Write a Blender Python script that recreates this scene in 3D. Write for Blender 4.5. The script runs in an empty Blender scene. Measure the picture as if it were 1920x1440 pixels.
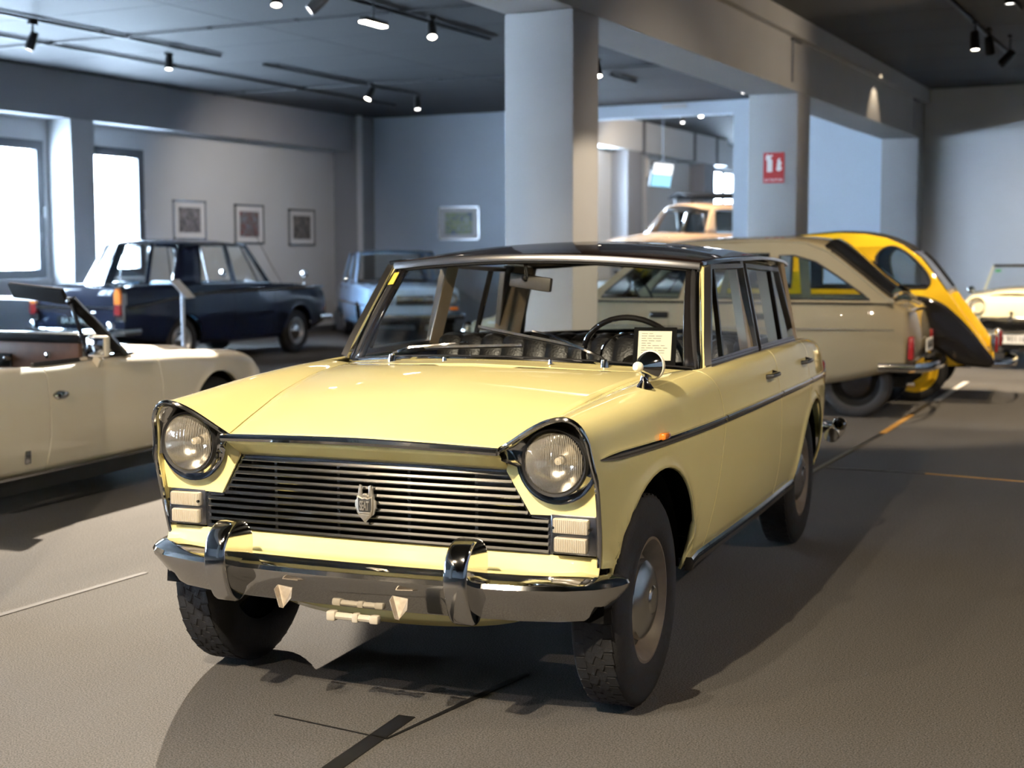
import bpy, bmesh, math, random
from math import sin, cos, pi, radians, atan2, sqrt, hypot
from mathutils import Vector, Matrix
random.seed(7)
SC = bpy.context.scene
COL = SC.collection

# ---------------------------------------------------------------- camera
cam_data = bpy.data.cameras.new('camera')
cam = bpy.data.objects.new('camera', cam_data)
COL.objects.link(cam)
cam.location = (2.30475, -3.97619, 1.3877)
YAW, PITCH, ROLL = -0.46335, 0.09121, -0.00224
fwd = Vector((sin(YAW)*cos(PITCH), cos(YAW)*cos(PITCH), -sin(PITCH)))
rgt0 = Vector((cos(YAW), -sin(YAW), 0.0))
up0 = rgt0.cross(fwd)
rgt = cos(ROLL)*rgt0 + sin(ROLL)*up0
upv = -sin(ROLL)*rgt0 + cos(ROLL)*up0
M = Matrix.Identity(3)
M.col[0] = rgt; M.col[1] = upv; M.col[2] = -fwd
cam.rotation_euler = M.to_euler()
cam_data.sensor_width = 36.0
cam_data.lens = 36.0*2662.0/1920.0
cam_data.clip_end = 200
cam_data.dof.use_dof = True
cam_data.dof.focus_distance = 4.45
cam_data.dof.aperture_fstop = 3.2
SC.camera = cam

# ---------------------------------------------------------------- world (bright overcast sky outside the windows)
w = bpy.data.worlds.new('sky'); SC.world = w; w.use_nodes = True
bg = w.node_tree.nodes['Background']
bg.inputs['Color'].default_value = (0.60, 0.78, 1.0, 1)
bg.inputs['Strength'].default_value = 42.0
SC.view_settings.view_transform = 'Standard'
SC.view_settings.look = 'None'
SC.view_settings.exposure = 0.95
SC.view_settings.gamma = 1.0
SC.view_settings.use_curve_mapping = False

def spot(name, loc, target, energy, angle, blend=0.15, color=(1.0, 0.80, 0.56), radius=0.03):
    d = bpy.data.lights.new(name, 'SPOT'); d.energy = energy; d.color = color
    d.spot_size = radians(angle); d.spot_blend = blend; d.shadow_soft_size = radius
    o = bpy.data.objects.new(name, d); COL.objects.link(o); o.location = loc
    o.rotation_euler = (Vector(target)-Vector(loc)).to_track_quat('-Z', 'Y').to_euler()
    return o

HERO_ROT = radians(4.6)
def H(x, y, z=0.0):            # hero-car coordinates to room coordinates
    return (x*cos(HERO_ROT)-y*sin(HERO_ROT), x*sin(HERO_ROT)+y*cos(HERO_ROT), z)

# key spots over the front of the yellow saloon, lamps further back, some unseen and without a housing
spot('spot_light', H(0.14, -3.75, 3.72), H(0.0, 0.3, 0.5), 700, 58, 0.45, (1.0, 0.84, 0.63))
spot('spot_light', H(-0.22, -3.5, 3.72), H(-0.2, 0.2, 0.5), 260, 56, 0.45, (1.0, 0.84, 0.63))
spot('spot_light', H(-1.9, -4.5, 3.72), H(0.5, 0.6, 0.6), 200, 40, 0.3)
spot('spot_light', (-5.42, 6.2, 3.58), (-2.6, 0.6, 0.0), 5200, 26, 0.08, (1.0, 0.86, 0.70))
spot('spot_light', (-5.42, 4.6, 3.7), (-3.6, 2.6, 0.3), 220, 95, 0.9)
spot('spot_light', (-5.2, 8.2, 3.62), (-6.5, 9.5, 0), 160, 100, 0.7)
spot('spot_light', (0.9, 6.2, 3.6), (-1.92, 5.72, 0.8), 330, 40, 0.3, (1.0, 0.82, 0.60))
spot('spot_light', (1.2, 6.9, 3.7), (-1.9, 7.2, 1.6), 90, 70, 0.8, (1.0, 0.82, 0.60))
spot('spot_light', (-7.9, 12.6, 3.6), (-9.2, 15.0, 0.7), 170, 40, 0.6)
spot('spot_light', (0.9, 6.3, 3.65), (-0.6, 8.0, 0.6), 260, 70, 0.4)
spot('spot_light', (0.6, 9.9, 3.65), (0.3, 9.8, 0.3), 260, 66, 0.3)
spot('spot_light', (-0.15, 12.06, 3.5), (0.3, 12.7, 0.0), 800, 62, 0.3)
spot('spot_light', (1.2, 13.4, 3.6), (1.2, 18.7, 0.9), 300, 66, 1.0, (1.0, 0.93, 0.88))
spot('spot_light', (0.9, 12.4, 3.6), (0.6, 14.5, 0.5), 170, 70, 0.3)
spot('spot_light', (0.4, 11.0, 3.2), (-1.9, 10.0, 3.0), 50, 100, 0.8)
spot('spot_light', (-1.70, 15.2, 3.875), (-1.74, 15.2, 3.0), 26, 76, 0.5)
spot('spot_light', (-8.85, 13.7, 3.55), (-12.4, 15.4, 1.6), 150, 84, 1.0, (1.0, 0.9, 0.8))
spot('spot_light', (-9.3, 9.9, 3.55), (-10.5, 13.2, 0.3), 90, 70, 1.0, (1.0, 0.9, 0.8))
spot('spot_light', (-4.85, 12.8, 3.55), (-6.2, 18.7, 1.6), 60, 80, 0.7, (1.0, 0.92, 0.85))
spot('spot_light', (-6.2, 20.4, 4.4), (-6.4, 22.4, 1.2), 420, 90, 0.5)  # added spot with no lamp seen, brightens the back room
spot('spot_light', (-8.0, 25.6, 4.25), (-10.5, 29.0, 1.8), 260, 100, 0.6)
# added fill spots out of view: two on the right, one for the convertible door
spot('spot_light', (4.5, 1.0, 3.7), (3.0, 2.5, 0.0), 210, 120, 0.6)
spot('spot_light', (4.5, 6.5, 3.7), (4.2, 7.5, 0.0), 200, 110, 0.6)
spot('spot_light', (-1.5, -6.3, 3.7), (-3.3, 1.8, 0.4), 900, 40, 0.9)

# ---------------------------------------------------------------- helpers
def pchip(tab, x):
    n = len(tab)
    if x <= tab[0][0]: return tab[0][1]
    if x >= tab[-1][0]: return tab[-1][1]
    i = 0
    while tab[i+1][0] < x: i += 1
    def slope(k):
        if k == 0: return (tab[1][1]-tab[0][1])/(tab[1][0]-tab[0][0])
        if k == n-1: return (tab[-1][1]-tab[-2][1])/(tab[-1][0]-tab[-2][0])
        a = (tab[k][1]-tab[k-1][1])/(tab[k][0]-tab[k-1][0]); b = (tab[k+1][1]-tab[k][1])/(tab[k+1][0]-tab[k][0])
        return 0.0 if a*b <= 0 else 2*a*b/(a+b)
    h = tab[i+1][0]-tab[i][0]; t = (x-tab[i][0])/h
    m0, m1 = slope(i)*h, slope(i+1)*h
    return (2*t**3-3*t*t+1)*tab[i][1]+(t**3-2*t*t+t)*m0+(-2*t**3+3*t*t)*tab[i+1][1]+(t**3-t*t)*m1

def lerp(a, b, t): return a+(b-a)*t
def bez(p0, p1, p2, p3, t):
    s = 1-t
    return tuple(s*s*s*a+3*s*s*t*b+3*s*t*t*c+t*t*t*d for a, b, c, d in zip(p0, p1, p2, p3))

class MB:
    """collects primitive shapes into one mesh"""
    def __init__(s): s.v = []; s.f = []; s.m = []
    def add(s, v, f, mi=0):
        b = len(s.v); s.v += [tuple(p) for p in v]; s.f += [tuple(i+b for i in q) for q in f]; s.m += [mi]*len(f)
        return s
    def grid(s, fn, nu, nv, mi=0, flip=False, closeu=False):
        vs = [fn(i/nu, j/nv) for j in range(nv+1) for i in range(nu+(0 if closeu else 1))]
        k = nu if closeu else nu+1; fs = []
        for j in range(nv):
            for i in range(nu):
                a = j*k+i; b = j*k+(i+1) % k if closeu else a+1
                q = (a, b, b+k, a+k)
                fs.append(q[::-1] if flip else q)
        return s.add(vs, fs, mi)
    def box(s, c, d, rz=0.0, bev=0.0, mi=0, mat=None):
        x, y, z = d[0]/2, d[1]/2, d[2]/2
        if bev <= 0:
            v = [(a*x, b*y, e*z) for e in (-1, 1) for b in (-1, 1) for a in (-1, 1)]
            f = [(0, 2, 3, 1), (4, 5, 7, 6), (0, 1, 5, 4), (2, 6, 7, 3), (0, 4, 6, 2), (1, 3, 7, 5)]
        else:
            bm = bmesh.new(); bmesh.ops.create_cube(bm, size=1)
            bmesh.ops.scale(bm, vec=d, verts=bm.verts)
            bmesh.ops.bevel(bm, geom=bm.edges[:], offset=min(bev, min(d)*.49), segments=2, affect='EDGES', profile=0.5)
            bm.verts.index_update(); v = [tuple(p.co) for p in bm.verts]; f = [tuple(q.index for q in g.verts) for g in bm.faces]; bm.free()
        if mat is not None: v = [tuple(mat @ Vector(p)) for p in v]
        elif rz: v = [(p[0]*cos(rz)-p[1]*sin(rz), p[0]*sin(rz)+p[1]*cos(rz), p[2]) for p in v]
        return s.add([(p[0]+c[0], p[1]+c[1], p[2]+c[2]) for p in v], f, mi)
    def sweep(s, path, prof, up=(0, 0, 1), closed=False, cap=True, mi=0, scale=None):
        """profile (a,b): a along side = tangent x up, b along up"""
        P = [Vector(p) for p in path]; n = len(P); U = Vector(up); k = len(prof); vs = []
        for i in range(n):
            a = P[(i-1) % n] if (closed or i > 0) else P[i]; b = P[(i+1) % n] if (closed or i < n-1) else P[i]
            t = (b-a).normalized(); sd = t.cross(U)
            if sd.length < 1e-6: sd = t.cross(Vector((0.01, 1, 0.02)))
            sd.normalize(); u = sd.cross(t)
            sc = 1.0 if scale is None else scale(i/(n-1))
            for (x, y) in prof: vs.append(P[i]+sd*x*sc+u*y*sc)
        fs = []; rng = n if closed else n-1
        for i in range(rng):
            for j in range(k):
                a = i*k+j; b = i*k+(j+1) % k; c = ((i+1) % n)*k+(j+1) % k; d = ((i+1) % n)*k+j
                fs.append((a, b, c, d))
        if cap and not closed:
            fs.append(tuple(range(k))[::-1]); fs.append(tuple((n-1)*k+j for j in range(k)))
        return s.add(vs, fs, mi)
    def tube(s, path, r, n=8, closed=False, mi=0, scale=None, up=(0, 0, 1)):
        return s.sweep(path, [(r*cos(2*pi*i/n), r*sin(2*pi*i/n)) for i in range(n)], up=up, closed=closed, mi=mi, scale=scale)
    def bar(s, a, b, w, h, up=(0, 0, 1), mi=0):
        return s.sweep([a, b], [(-w/2, -h/2), (w/2, -h/2), (w/2, h/2), (-w/2, h/2)], up=up, mi=mi)
    def lathe(s, prof, n=32, axis='z', o=(0, 0, 0), mi=0, a0=0.0, a1=2*pi):
        full = abs(a1-a0-2*pi) < 1e-6; vs = []; k = len(prof); m = n if full else n+1
        for i in range(m):
            a = a0+(a1-a0)*i/n
            for r, h in prof:
                c_, s_ = r*cos(a), r*sin(a)
                p = (c_, s_, h) if axis == 'z' else ((h, c_, s_) if axis == 'x' else (c_, h, s_))
                vs.append((p[0]+o[0], p[1]+o[1], p[2]+o[2]))
        fs = []
        for i in range(n):
            for j in range(k-1):
                a = i*k+j; b = ((i+1) % m)*k+j
                fs.append((a, b, b+1, a+1))
        return s.add(vs, fs, mi)
    def poly(s, pts, mi=0): return s.add(pts, [tuple(range(len(pts)))], mi)
    def prism(s, pts, vec, mi=0):
        n = len(pts); v = [tuple(p) for p in pts]+[(p[0]+vec[0], p[1]+vec[1], p[2]+vec[2]) for p in pts]
        f = [tuple(range(n))[::-1], tuple(range(n, 2*n))]+[(i, (i+1) % n, n+(i+1) % n, n+i) for i in range(n)]
        return s.add(v, f, mi)
    def xf(s, mat): s.v = [tuple(mat @ Vector(p)) for p in s.v]; return s
    def mirror(s):
        n = len(s.v); s.v += [(-p[0], p[1], p[2]) for p in s.v]; s.f += [tuple(i+n for i in q[::-1]) for q in s.f]; s.m += s.m; return s
    def obj(s, name, mats, parent=None, smooth=True, ang=35, solid=0.0, offset=-1, recalc=True, sub=0, weld=True):
        me = bpy.data.meshes.new(name); me.from_pydata(s.v, [], s.f)
        if not isinstance(mats, (list, tuple)): mats = [mats]
        for m in mats: me.materials.append(m)
        if len(mats) > 1: me.polygons.foreach_set('material_index', s.m)
        if recalc or weld:
            bm = bmesh.new(); bm.from_mesh(me)
            if weld: bmesh.ops.remove_doubles(bm, verts=bm.verts, dist=1e-5)
            if recalc: bmesh.ops.recalc_face_normals(bm, faces=bm.faces)
            bm.to_mesh(me); bm.free()
        if smooth:
            me.polygons.foreach_set('use_smooth', [True]*len(me.polygons)); me.set_sharp_from_angle(angle=radians(ang))
        o = bpy.data.objects.new(name, me); COL.objects.link(o)
        if parent is not None: o.parent = parent
        if sub:
            md = o.modifiers.new('sub', 'SUBSURF'); md.levels = sub; md.render_levels = sub
        if solid:
            md = o.modifiers.new('shell', 'SOLIDIFY'); md.thickness = solid; md.offset = offset
        return o

def plate_mesh(outlines, thick, bevel=0.0, res=1):
    """flat plate in the XY plane with holes (first outline outer), thickness along z, as (verts, faces)"""
    cu = bpy.data.curves.new('tmp', 'CURVE'); cu.dimensions = '2D'; cu.fill_mode = 'BOTH'
    cu.extrude = thick/2-bevel; cu.bevel_depth = bevel; cu.bevel_resolution = res
    for ol in outlines:
        sp = cu.splines.new('POLY'); sp.points.add(len(ol)-1)
        for p, q in zip(sp.points, ol): p.co = (q[0], q[1], 0, 1)
        sp.use_cyclic_u = True
    o = bpy.data.objects.new('tmp', cu)
    me = o.to_mesh()
    v = [tuple(p.co) for p in me.vertices]; f = [tuple(p.vertices) for p in me.polygons]
    o.to_mesh_clear(); bpy.data.objects.remove(o); bpy.data.curves.remove(cu)
    return v, f

def text_mesh(body, size, thick=0.0, bold=0.0, align='CENTER', space=1.0):
    cu = bpy.data.curves.new('tmp', 'FONT'); cu.body = body; cu.size = size; cu.extrude = thick/2; cu.offset = bold
    cu.align_x = align; cu.align_y = 'CENTER'; cu.space_character = space; cu.resolution_u = 3
    o = bpy.data.objects.new('tmp', cu); me = o.to_mesh()
    v = [tuple(p.co) for p in me.vertices]; f = [tuple(p.vertices) for p in me.polygons]
    o.to_mesh_clear(); bpy.data.objects.remove(o); bpy.data.curves.remove(cu)
    return v, f

def empty(name, loc=(0, 0, 0), rz=0.0, parent=None):
    o = bpy.data.objects.new(name, None); COL.objects.link(o); o.location = loc; o.rotation_euler = (0, 0, rz)
    o.empty_display_size = 0.1
    if parent is not None: o.parent = parent
    return o
def tag(o, label, cat, group=None):
    o['label'] = label; o['category'] = cat
    if group: o['group'] = group
    return o
def struct(o, label=None):
    o['kind'] = 'structure'
    if label: o['label'] = label
    return o
def clone(o, parent=None, loc=None, rz=None):
    c = o.copy(); COL.objects.link(c)
    if parent is not None: c.parent = parent
    if loc is not None: c.location = loc
    if rz is not None: c.rotation_euler = (0, 0, rz)
    for ch in list(o.children): clone(ch, c)
    return c

# ---------------------------------------------------------------- materials
MATS = {}
def mat(name, col, rough=0.5, metal=0.0, coat=0.0, noise=0.0, nscale=40.0, bump=0.0, bscale=200.0, trans=0.0, ior=1.45,
        emit=None, estr=0.0, spec=0.5, alpha=1.0, coatr=0.03):
    if name in MATS: return MATS[name]
    m = bpy.data.materials.new(name); m.use_nodes = True; nt = m.node_tree; b = nt.nodes['Principled BSDF']
    b.inputs['Base Color'].default_value = (*col, 1); b.inputs['Roughness'].default_value = rough; b.inputs['Metallic'].default_value = metal
    b.inputs['Coat Weight'].default_value = coat; b.inputs['Coat Roughness'].default_value = coatr; b.inputs['IOR'].default_value = ior
    b.inputs['Transmission Weight'].default_value = trans; b.inputs['Specular IOR Level'].default_value = spec; b.inputs['Alpha'].default_value = alpha
    if emit: b.inputs['Emission Color'].default_value = (*emit, 1); b.inputs['Emission Strength'].default_value = estr
    if noise or bump:
        tc = nt.nodes.new('ShaderNodeTexCoord')
    if noise:
        n = nt.nodes.new('ShaderNodeTexNoise'); n.inputs['Scale'].default_value = nscale; n.inputs['Detail'].default_value = 4
        nt.links.new(tc.outputs['Object'], n.inputs['Vector'])
        mx = nt.nodes.new('ShaderNodeMix'); mx.data_type = 'RGBA'
        mx.inputs['A'].default_value = (*[c*(1-noise) for c in col], 1); mx.inputs['B'].default_value = (*[min(1, c*(1+noise)) for c in col], 1)
        nt.links.new(n.outputs['Fac'], mx.inputs['Factor']); nt.links.new(mx.outputs['Result'], b.inputs['Base Color'])
    if bump:
        n2 = nt.nodes.new('ShaderNodeTexNoise'); n2.inputs['Scale'].default_value = bscale; n2.inputs['Detail'].default_value = 3
        nt.links.new(tc.outputs['Object'], n2.inputs['Vector'])
        bp = nt.nodes.new('ShaderNodeBump'); bp.inputs['Strength'].default_value = bump; bp.inputs['Distance'].default_value = 0.01
        nt.links.new(n2.outputs['Fac'], bp.inputs['Height']); nt.links.new(bp.outputs['Normal'], b.inputs['Normal'])
    MATS[name] = m
    return m
def paint(name, col, rough=0.5, coat=1.0): return mat(name, col, 0.55, 0, coat, noise=0.03, nscale=3.0, spec=0.12)

def thin_glass(name, tint=(1, 1, 1), refl=1.0):
    """window pane: clear with a fresnel reflection, no refraction"""
    if name in MATS: return MATS[name]
    m = bpy.data.materials.new(name); m.use_nodes = True; nt = m.node_tree; nt.nodes.clear()
    out = nt.nodes.new('ShaderNodeOutputMaterial'); tr = nt.nodes.new('ShaderNodeBsdfTransparent'); gl = nt.nodes.new('ShaderNodeBsdfGlossy')
    mix = nt.nodes.new('ShaderNodeMixShader'); fr = nt.nodes.new('ShaderNodeFresnel'); mul = nt.nodes.new('ShaderNodeMath'); mul.operation = 'MULTIPLY'
    geo = nt.nodes.new('ShaderNodeNewGeometry'); mr = nt.nodes.new('ShaderNodeMapRange')      # same reflectance from either face of the pane
    mr.inputs['To Min'].default_value = 1.45; mr.inputs['To Max'].default_value = 1/1.45
    nt.links.new(geo.outputs['Backfacing'], mr.inputs['Value']); nt.links.new(mr.outputs['Result'], fr.inputs['IOR'])
    mul.inputs[1].default_value = refl; mul.use_clamp = True
    tr.inputs['Color'].default_value = (*tint, 1); gl.inputs['Roughness'].default_value = 0.01
    nt.links.new(fr.outputs['Fac'], mul.inputs[0]); nt.links.new(mul.outputs[0], mix.inputs['Fac'])
    nt.links.new(tr.outputs[0], mix.inputs[1]); nt.links.new(gl.outputs[0], mix.inputs[2]); nt.links.new(mix.outputs[0], out.inputs['Surface'])
    MATS[name] = m
    return m

M_CHROME = mat('chrome', (0.62, 0.62, 0.62), 0.07, 1.0, noise=0.04, nscale=12, bump=0.02, bscale=25)
M_SATIN = mat('satin_chrome', (0.42, 0.42, 0.41), 0.17, 1.0)
M_STEEL = mat('brushed_steel', (0.36, 0.36, 0.37), 0.25, 1.0)
M_BLACK = mat('black_gloss', (0.010, 0.009, 0.009), 0.45, 0, 1.0, spec=0.1)
M_RUBBER = mat('rubber', (0.012, 0.012, 0.013), 0.65, noise=0.2, nscale=60)
M_TYRE = mat('tyre_rubber', (0.016, 0.016, 0.017), 0.7, noise=0.25, nscale=30, bump=0.15, bscale=150)
M_DARK = mat('matt_black', (0.008, 0.008, 0.008), 0.9, spec=0.1)
M_LEATHER = mat('black_leather', (0.007, 0.0065, 0.0065), 0.36, noise=0.2, nscale=50, bump=0.2, bscale=120)
M_GLASS = thin_glass('window_glass', (0.93, 0.95, 0.94), 0.9)
def fluted_lens():
    m = thin_glass('fluted_lens_glass', (0.97, 0.96, 0.93), 1.2); nt = m.node_tree
    out = nt.nodes['Material Output']; src = out.inputs['Surface'].links[0].from_socket
    tc = nt.nodes.new('ShaderNodeTexCoord'); wv = nt.nodes.new('ShaderNodeTexWave'); wv.bands_direction = 'X'; wv.inputs['Scale'].default_value = 62.0
    wv.inputs['Distortion'].default_value = 1.0; wv.inputs['Detail'].default_value = 0.0; wv.inputs['Detail Scale'].default_value = 0.3
    mr = nt.nodes.new('ShaderNodeMapRange'); mr.inputs['From Min'].default_value = .35; mr.inputs['To Min'].default_value = .02; mr.inputs['To Max'].default_value = .34
    ad = nt.nodes.new('ShaderNodeMixShader'); di = nt.nodes.new('ShaderNodeBsdfDiffuse'); di.inputs['Color'].default_value = (.62, .58, .50, 1)
    nt.links.new(tc.outputs['Object'], wv.inputs['Vector']); nt.links.new(wv.outputs['Fac'], mr.inputs['Value']); nt.links.new(mr.outputs['Result'], ad.inputs['Fac'])
    nt.links.new(src, ad.inputs[1]); nt.links.new(di.outputs[0], ad.inputs[2]); nt.links.new(ad.outputs[0], out.inputs['Surface'])
    return m
M_LENS = fluted_lens()
M_REFL = mat('lamp_reflector', (0.70, 0.69, 0.66), 0.18, 1.0)
M_AMBER = mat('amber_lens', (0.85, 0.22, 0.02), 0.2, coat=1.0)
M_RED = mat('red_lens', (0.26, 0.012, 0.012), 0.2, coat=1.0)
M_WHITELENS = mat('white_lens', (0.50, 0.45, 0.36), 0.25, coat=1.0, noise=0.08, nscale=60)
M_PAPER = mat('cream_paper', (0.83, 0.78, 0.62), 0.8)
M_INK = mat('ink', (0.03, 0.03, 0.03), 0.8)
# ================================================================ room
def carpet_mat():
    m = bpy.data.materials.new('grey_carpet'); m.use_nodes = True; nt = m.node_tree; b = nt.nodes['Principled BSDF']
    tc = nt.nodes.new('ShaderNodeTexCoord')
    n1 = nt.nodes.new('ShaderNodeTexNoise'); n1.inputs['Scale'].default_value = 190; n1.inputs['Detail'].default_value = 2
    n2 = nt.nodes.new('ShaderNodeTexNoise'); n2.inputs['Scale'].default_value = 1.6; n2.inputs['Detail'].default_value = 5
    mp = nt.nodes.new('ShaderNodeMapping'); mp.inputs['Scale'].default_value = (1.0, 0.25, 1.0)
    cr = nt.nodes.new('ShaderNodeValToRGB'); cr.color_ramp.elements[0].position = 0.36; cr.color_ramp.elements[1].position = 0.68
    cr.color_ramp.elements[0].color = (0.054, 0.051, 0.048, 1); cr.color_ramp.elements[1].color = (0.155, 0.146, 0.135, 1)
    mx = nt.nodes.new('ShaderNodeMix'); mx.data_type = 'RGBA'; mx.blend_type = 'MULTIPLY'; mx.inputs['Factor'].default_value = 0.35
    L = nt.links.new
    L(tc.outputs['Object'], n1.inputs['Vector']); L(tc.outputs['Object'], mp.inputs['Vector']); L(mp.outputs['Vector'], n2.inputs['Vector'])
    L(n1.outputs['Fac'], cr.inputs['Fac']); L(cr.outputs['Color'], mx.inputs['A']); L(n2.outputs['Fac'], mx.inputs['B'])
    L(mx.outputs['Result'], b.inputs['Base Color'])
    bp = nt.nodes.new('ShaderNodeBump'); bp.inputs['Strength'].default_value = 0.5; bp.inputs['Distance'].default_value = 0.004
    L(n1.outputs['Fac'], bp.inputs['Height']); L(bp.outputs['Normal'], b.inputs['Normal'])
    b.inputs['Roughness'].default_value = 0.95; b.inputs['Specular IOR Level'].default_value = 0.15
    return m
M_CARPET = carpet_mat()
M_WALL = mat('white_wall_paint', (0.60, 0.61, 0.62), 0.8, noise=0.03, nscale=2.0, bump=0.08, bscale=60)
M_WALLB = mat('pale_blue_wall', (0.58, 0.67, 0.77), 0.8, noise=0.03, nscale=2.0)  # base colour bluer than the other walls
M_MOUNT = mat('white_mount', (0.72, 0.72, 0.72), 0.8)
M_WALLG = mat('grey_wall_paint', (0.30, 0.31, 0.33), 0.8, noise=0.04, nscale=2.0)
M_BEAM = mat('grey_white_beam_paint', (0.35, 0.35, 0.35), 0.75, noise=0.06, nscale=2.5, bump=0.1, bscale=30)
M_CEIL = mat('charcoal_ceiling_board', (0.034, 0.035, 0.038), 0.7, noise=0.12, nscale=1.2)
M_FRAME = mat('window_frame_grey', (0.085, 0.09, 0.10), 0.5)
M_TRACK = mat('black_track', (0.012, 0.012, 0.013), 0.5)
M_PANE = thin_glass('pane_glass', (1, 1, 1), 1.0)
M_SHEER = mat('frosted_sky_film', (0.9, 0.95, 1.0), 0.9)
XL, YF, ZC, ZW = -12.45, 18.75, 3.9, 4.15
XR, YB = 8.0, -13.0

f = MB().box(((XL+XR)/2, (YB+YF)/2+0.2, -0.05), (XR-XL+0.6, YF-YB+1.0, 0.1)).obj('floor', M_CARPET, smooth=False); struct(f, 'grey brown carpeted hall floor')
# ceiling: dark boards with open joints over a black void slab
cl = MB().box(((XL+XR)/2, (YB+YF)/2, ZC+0.09), (XR-XL+0.6, YF-YB+0.6, 0.1)).obj('ceiling', M_DARK, smooth=False); struct(cl, 'charcoal boarded ceiling')
bd = MB().box((0, 0, 0), (1, 1, 1)).obj('ceiling_board', M_CEIL, cl, smooth=False)
nb = 0
yy = YB
edges = []
y0 = 8.82-1.30*17
while y0 < YF:
    edges.append(y0); y0 += 1.30
xs = [XL, -7.3, -2.2, 3.0, XR]
for i, y in enumerate(edges):
    for j in range(len(xs)-1):
        a, b = max(y, YB), min(y+1.30, YF)
        if b-a < 0.05: continue
        o = bd if nb == 0 else bd.copy()
        if nb: COL.objects.link(o)
        o.location = ((xs[j]+xs[j+1])/2, (a+b)/2, ZC+0.015); o.scale = (xs[j+1]-xs[j]-0.012, b-a-0.014, 0.03); nb += 1

# left wall with a row of windows, soffit above
wins = [(-9.0, -6.2), (-5.2, -2.4), (-1.4, 1.4), (2.4, 5.2), (6.4, 8.3), (8.75, 10.97), (11.55, 13.03)]
ZS, ZT = 1.06, 2.97
mb = MB()
edge = [YB]+[v for ab in wins for v in ab]+[YF]
for k in range(0, len(edge), 2):
    a, b = edge[k], edge[k+1]
    mb.box((XL-0.15, (a+b)/2, ZW/2), (0.3, b-a, ZW))
for a, b in wins:
    mb.box((XL-0.15, (a+b)/2, ZS/2), (0.3, b-a, ZS)); mb.box((XL-0.15, (a+b)/2, (ZT+ZW)/2), (0.3, b-a, ZW-ZT))
struct(mb.obj('wall_left', M_WALL, smooth=False), 'pale wall with a row of windows')
struct(MB().box((XL+0.215, (YB+18.2)/2, (3.27+ZC)/2), (0.43, 18.2-YB, ZC-3.27)).obj('beam_left', M_WALLG, smooth=False), 'grey dropped beam above the windows')
for k, y in enumerate((11.28, 5.8, 1.9, -1.9, -5.7)):
    struct(MB().box((XL+0.22, y, 3.27/2), (0.44, 0.46, 3.27), bev=0.01).obj('pillar_left' if k == 0 else 'pillar_left', M_WALLG if k else M_WALL), 'wall pilaster between windows')
for k, (a, b) in enumerate(wins):
    wn = empty('window_%d' % (k+1), (XL-0.04, (a+b)/2, ZS)); struct(wn)
    wd, ht = b-a, ZT-ZS; fr = MB(); t = 0.13
    for s in (-1, 1): fr.box((0, s*(wd/2-t/2), ht/2), (0.09, t, ht))
    for z in (t/2, ht-t/2): fr.box((0, 0, z), (0.09, wd-2*t, t))
    if wd > 1.8: fr.box((0, 0, ht/2), (0.09, t, ht-2*t))
    fr.obj('window_frame', M_FRAME, wn, smooth=False)
    MB().box((0, 0, ht/2), (0.012, wd-2*t, ht-2*t)).obj('window_pane', M_PANE, wn, smooth=False)
    MB().box((0.075, 0, -0.02), (0.17, wd, 0.04)).obj('window_sill', M_WALL, wn, smooth=False)
    if wd < 1.8 or k == 5:
        MB().bar((0.06, wd/2-0.04, ht*.45), (0.06, wd/2-0.04, ht*.45+0.14), 0.02, 0.03).obj('window_handle', M_STEEL, wn)
# recess box and downpipe in the corner
struct(MB().box((XL+0.27, 18.48, ZC/2), (0.54, 0.54, ZC)).obj('trim_1', M_WALLG, smooth=False), 'grey boxed chase in the corner')
struct(MB().tube([(-11.82, 18.12, 0), (-11.82, 18.12, ZC)], 0.055, 12).obj('trim_2', M_WALL), 'white downpipe in the corner')
struct(MB().box((XL+0.03, (11.6+18.2)/2, 0.05), (0.03, 6.5, 0.10)).obj('baseboard_left', M_FRAME, smooth=False))
# far wall, with an opening to the back room
OL, OR, OZ = -8.55, -4.975, 3.69
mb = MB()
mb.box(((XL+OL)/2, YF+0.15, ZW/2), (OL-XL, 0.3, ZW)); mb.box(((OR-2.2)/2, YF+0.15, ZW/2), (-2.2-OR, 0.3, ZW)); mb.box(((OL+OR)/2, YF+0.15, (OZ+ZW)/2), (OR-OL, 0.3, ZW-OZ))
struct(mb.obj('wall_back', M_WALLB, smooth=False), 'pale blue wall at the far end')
struct(MB().box(((-2.2+XR)/2, YF+0.15, ZW/2), (XR+2.2, 0.3, ZW)).obj('wall_end', M_WALL, smooth=False), 'off white end wall right of the long beam')
struct(MB().box((-6.0, YF-0.03, 3.84), (0.42, 0.05, 0.07)).obj('trim_3', M_WALL, smooth=False))
struct(MB().box((XR+0.15, (YB+YF)/2, ZW/2), (0.3, YF-YB, ZW)).obj('wall_right', M_WALL, smooth=False))
struct(MB().box(((XL+XR)/2, YB-0.15, ZW/2), (XR-XL+0.6, 0.3, ZW)).obj('wall_front', M_WALLG, smooth=False))
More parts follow.
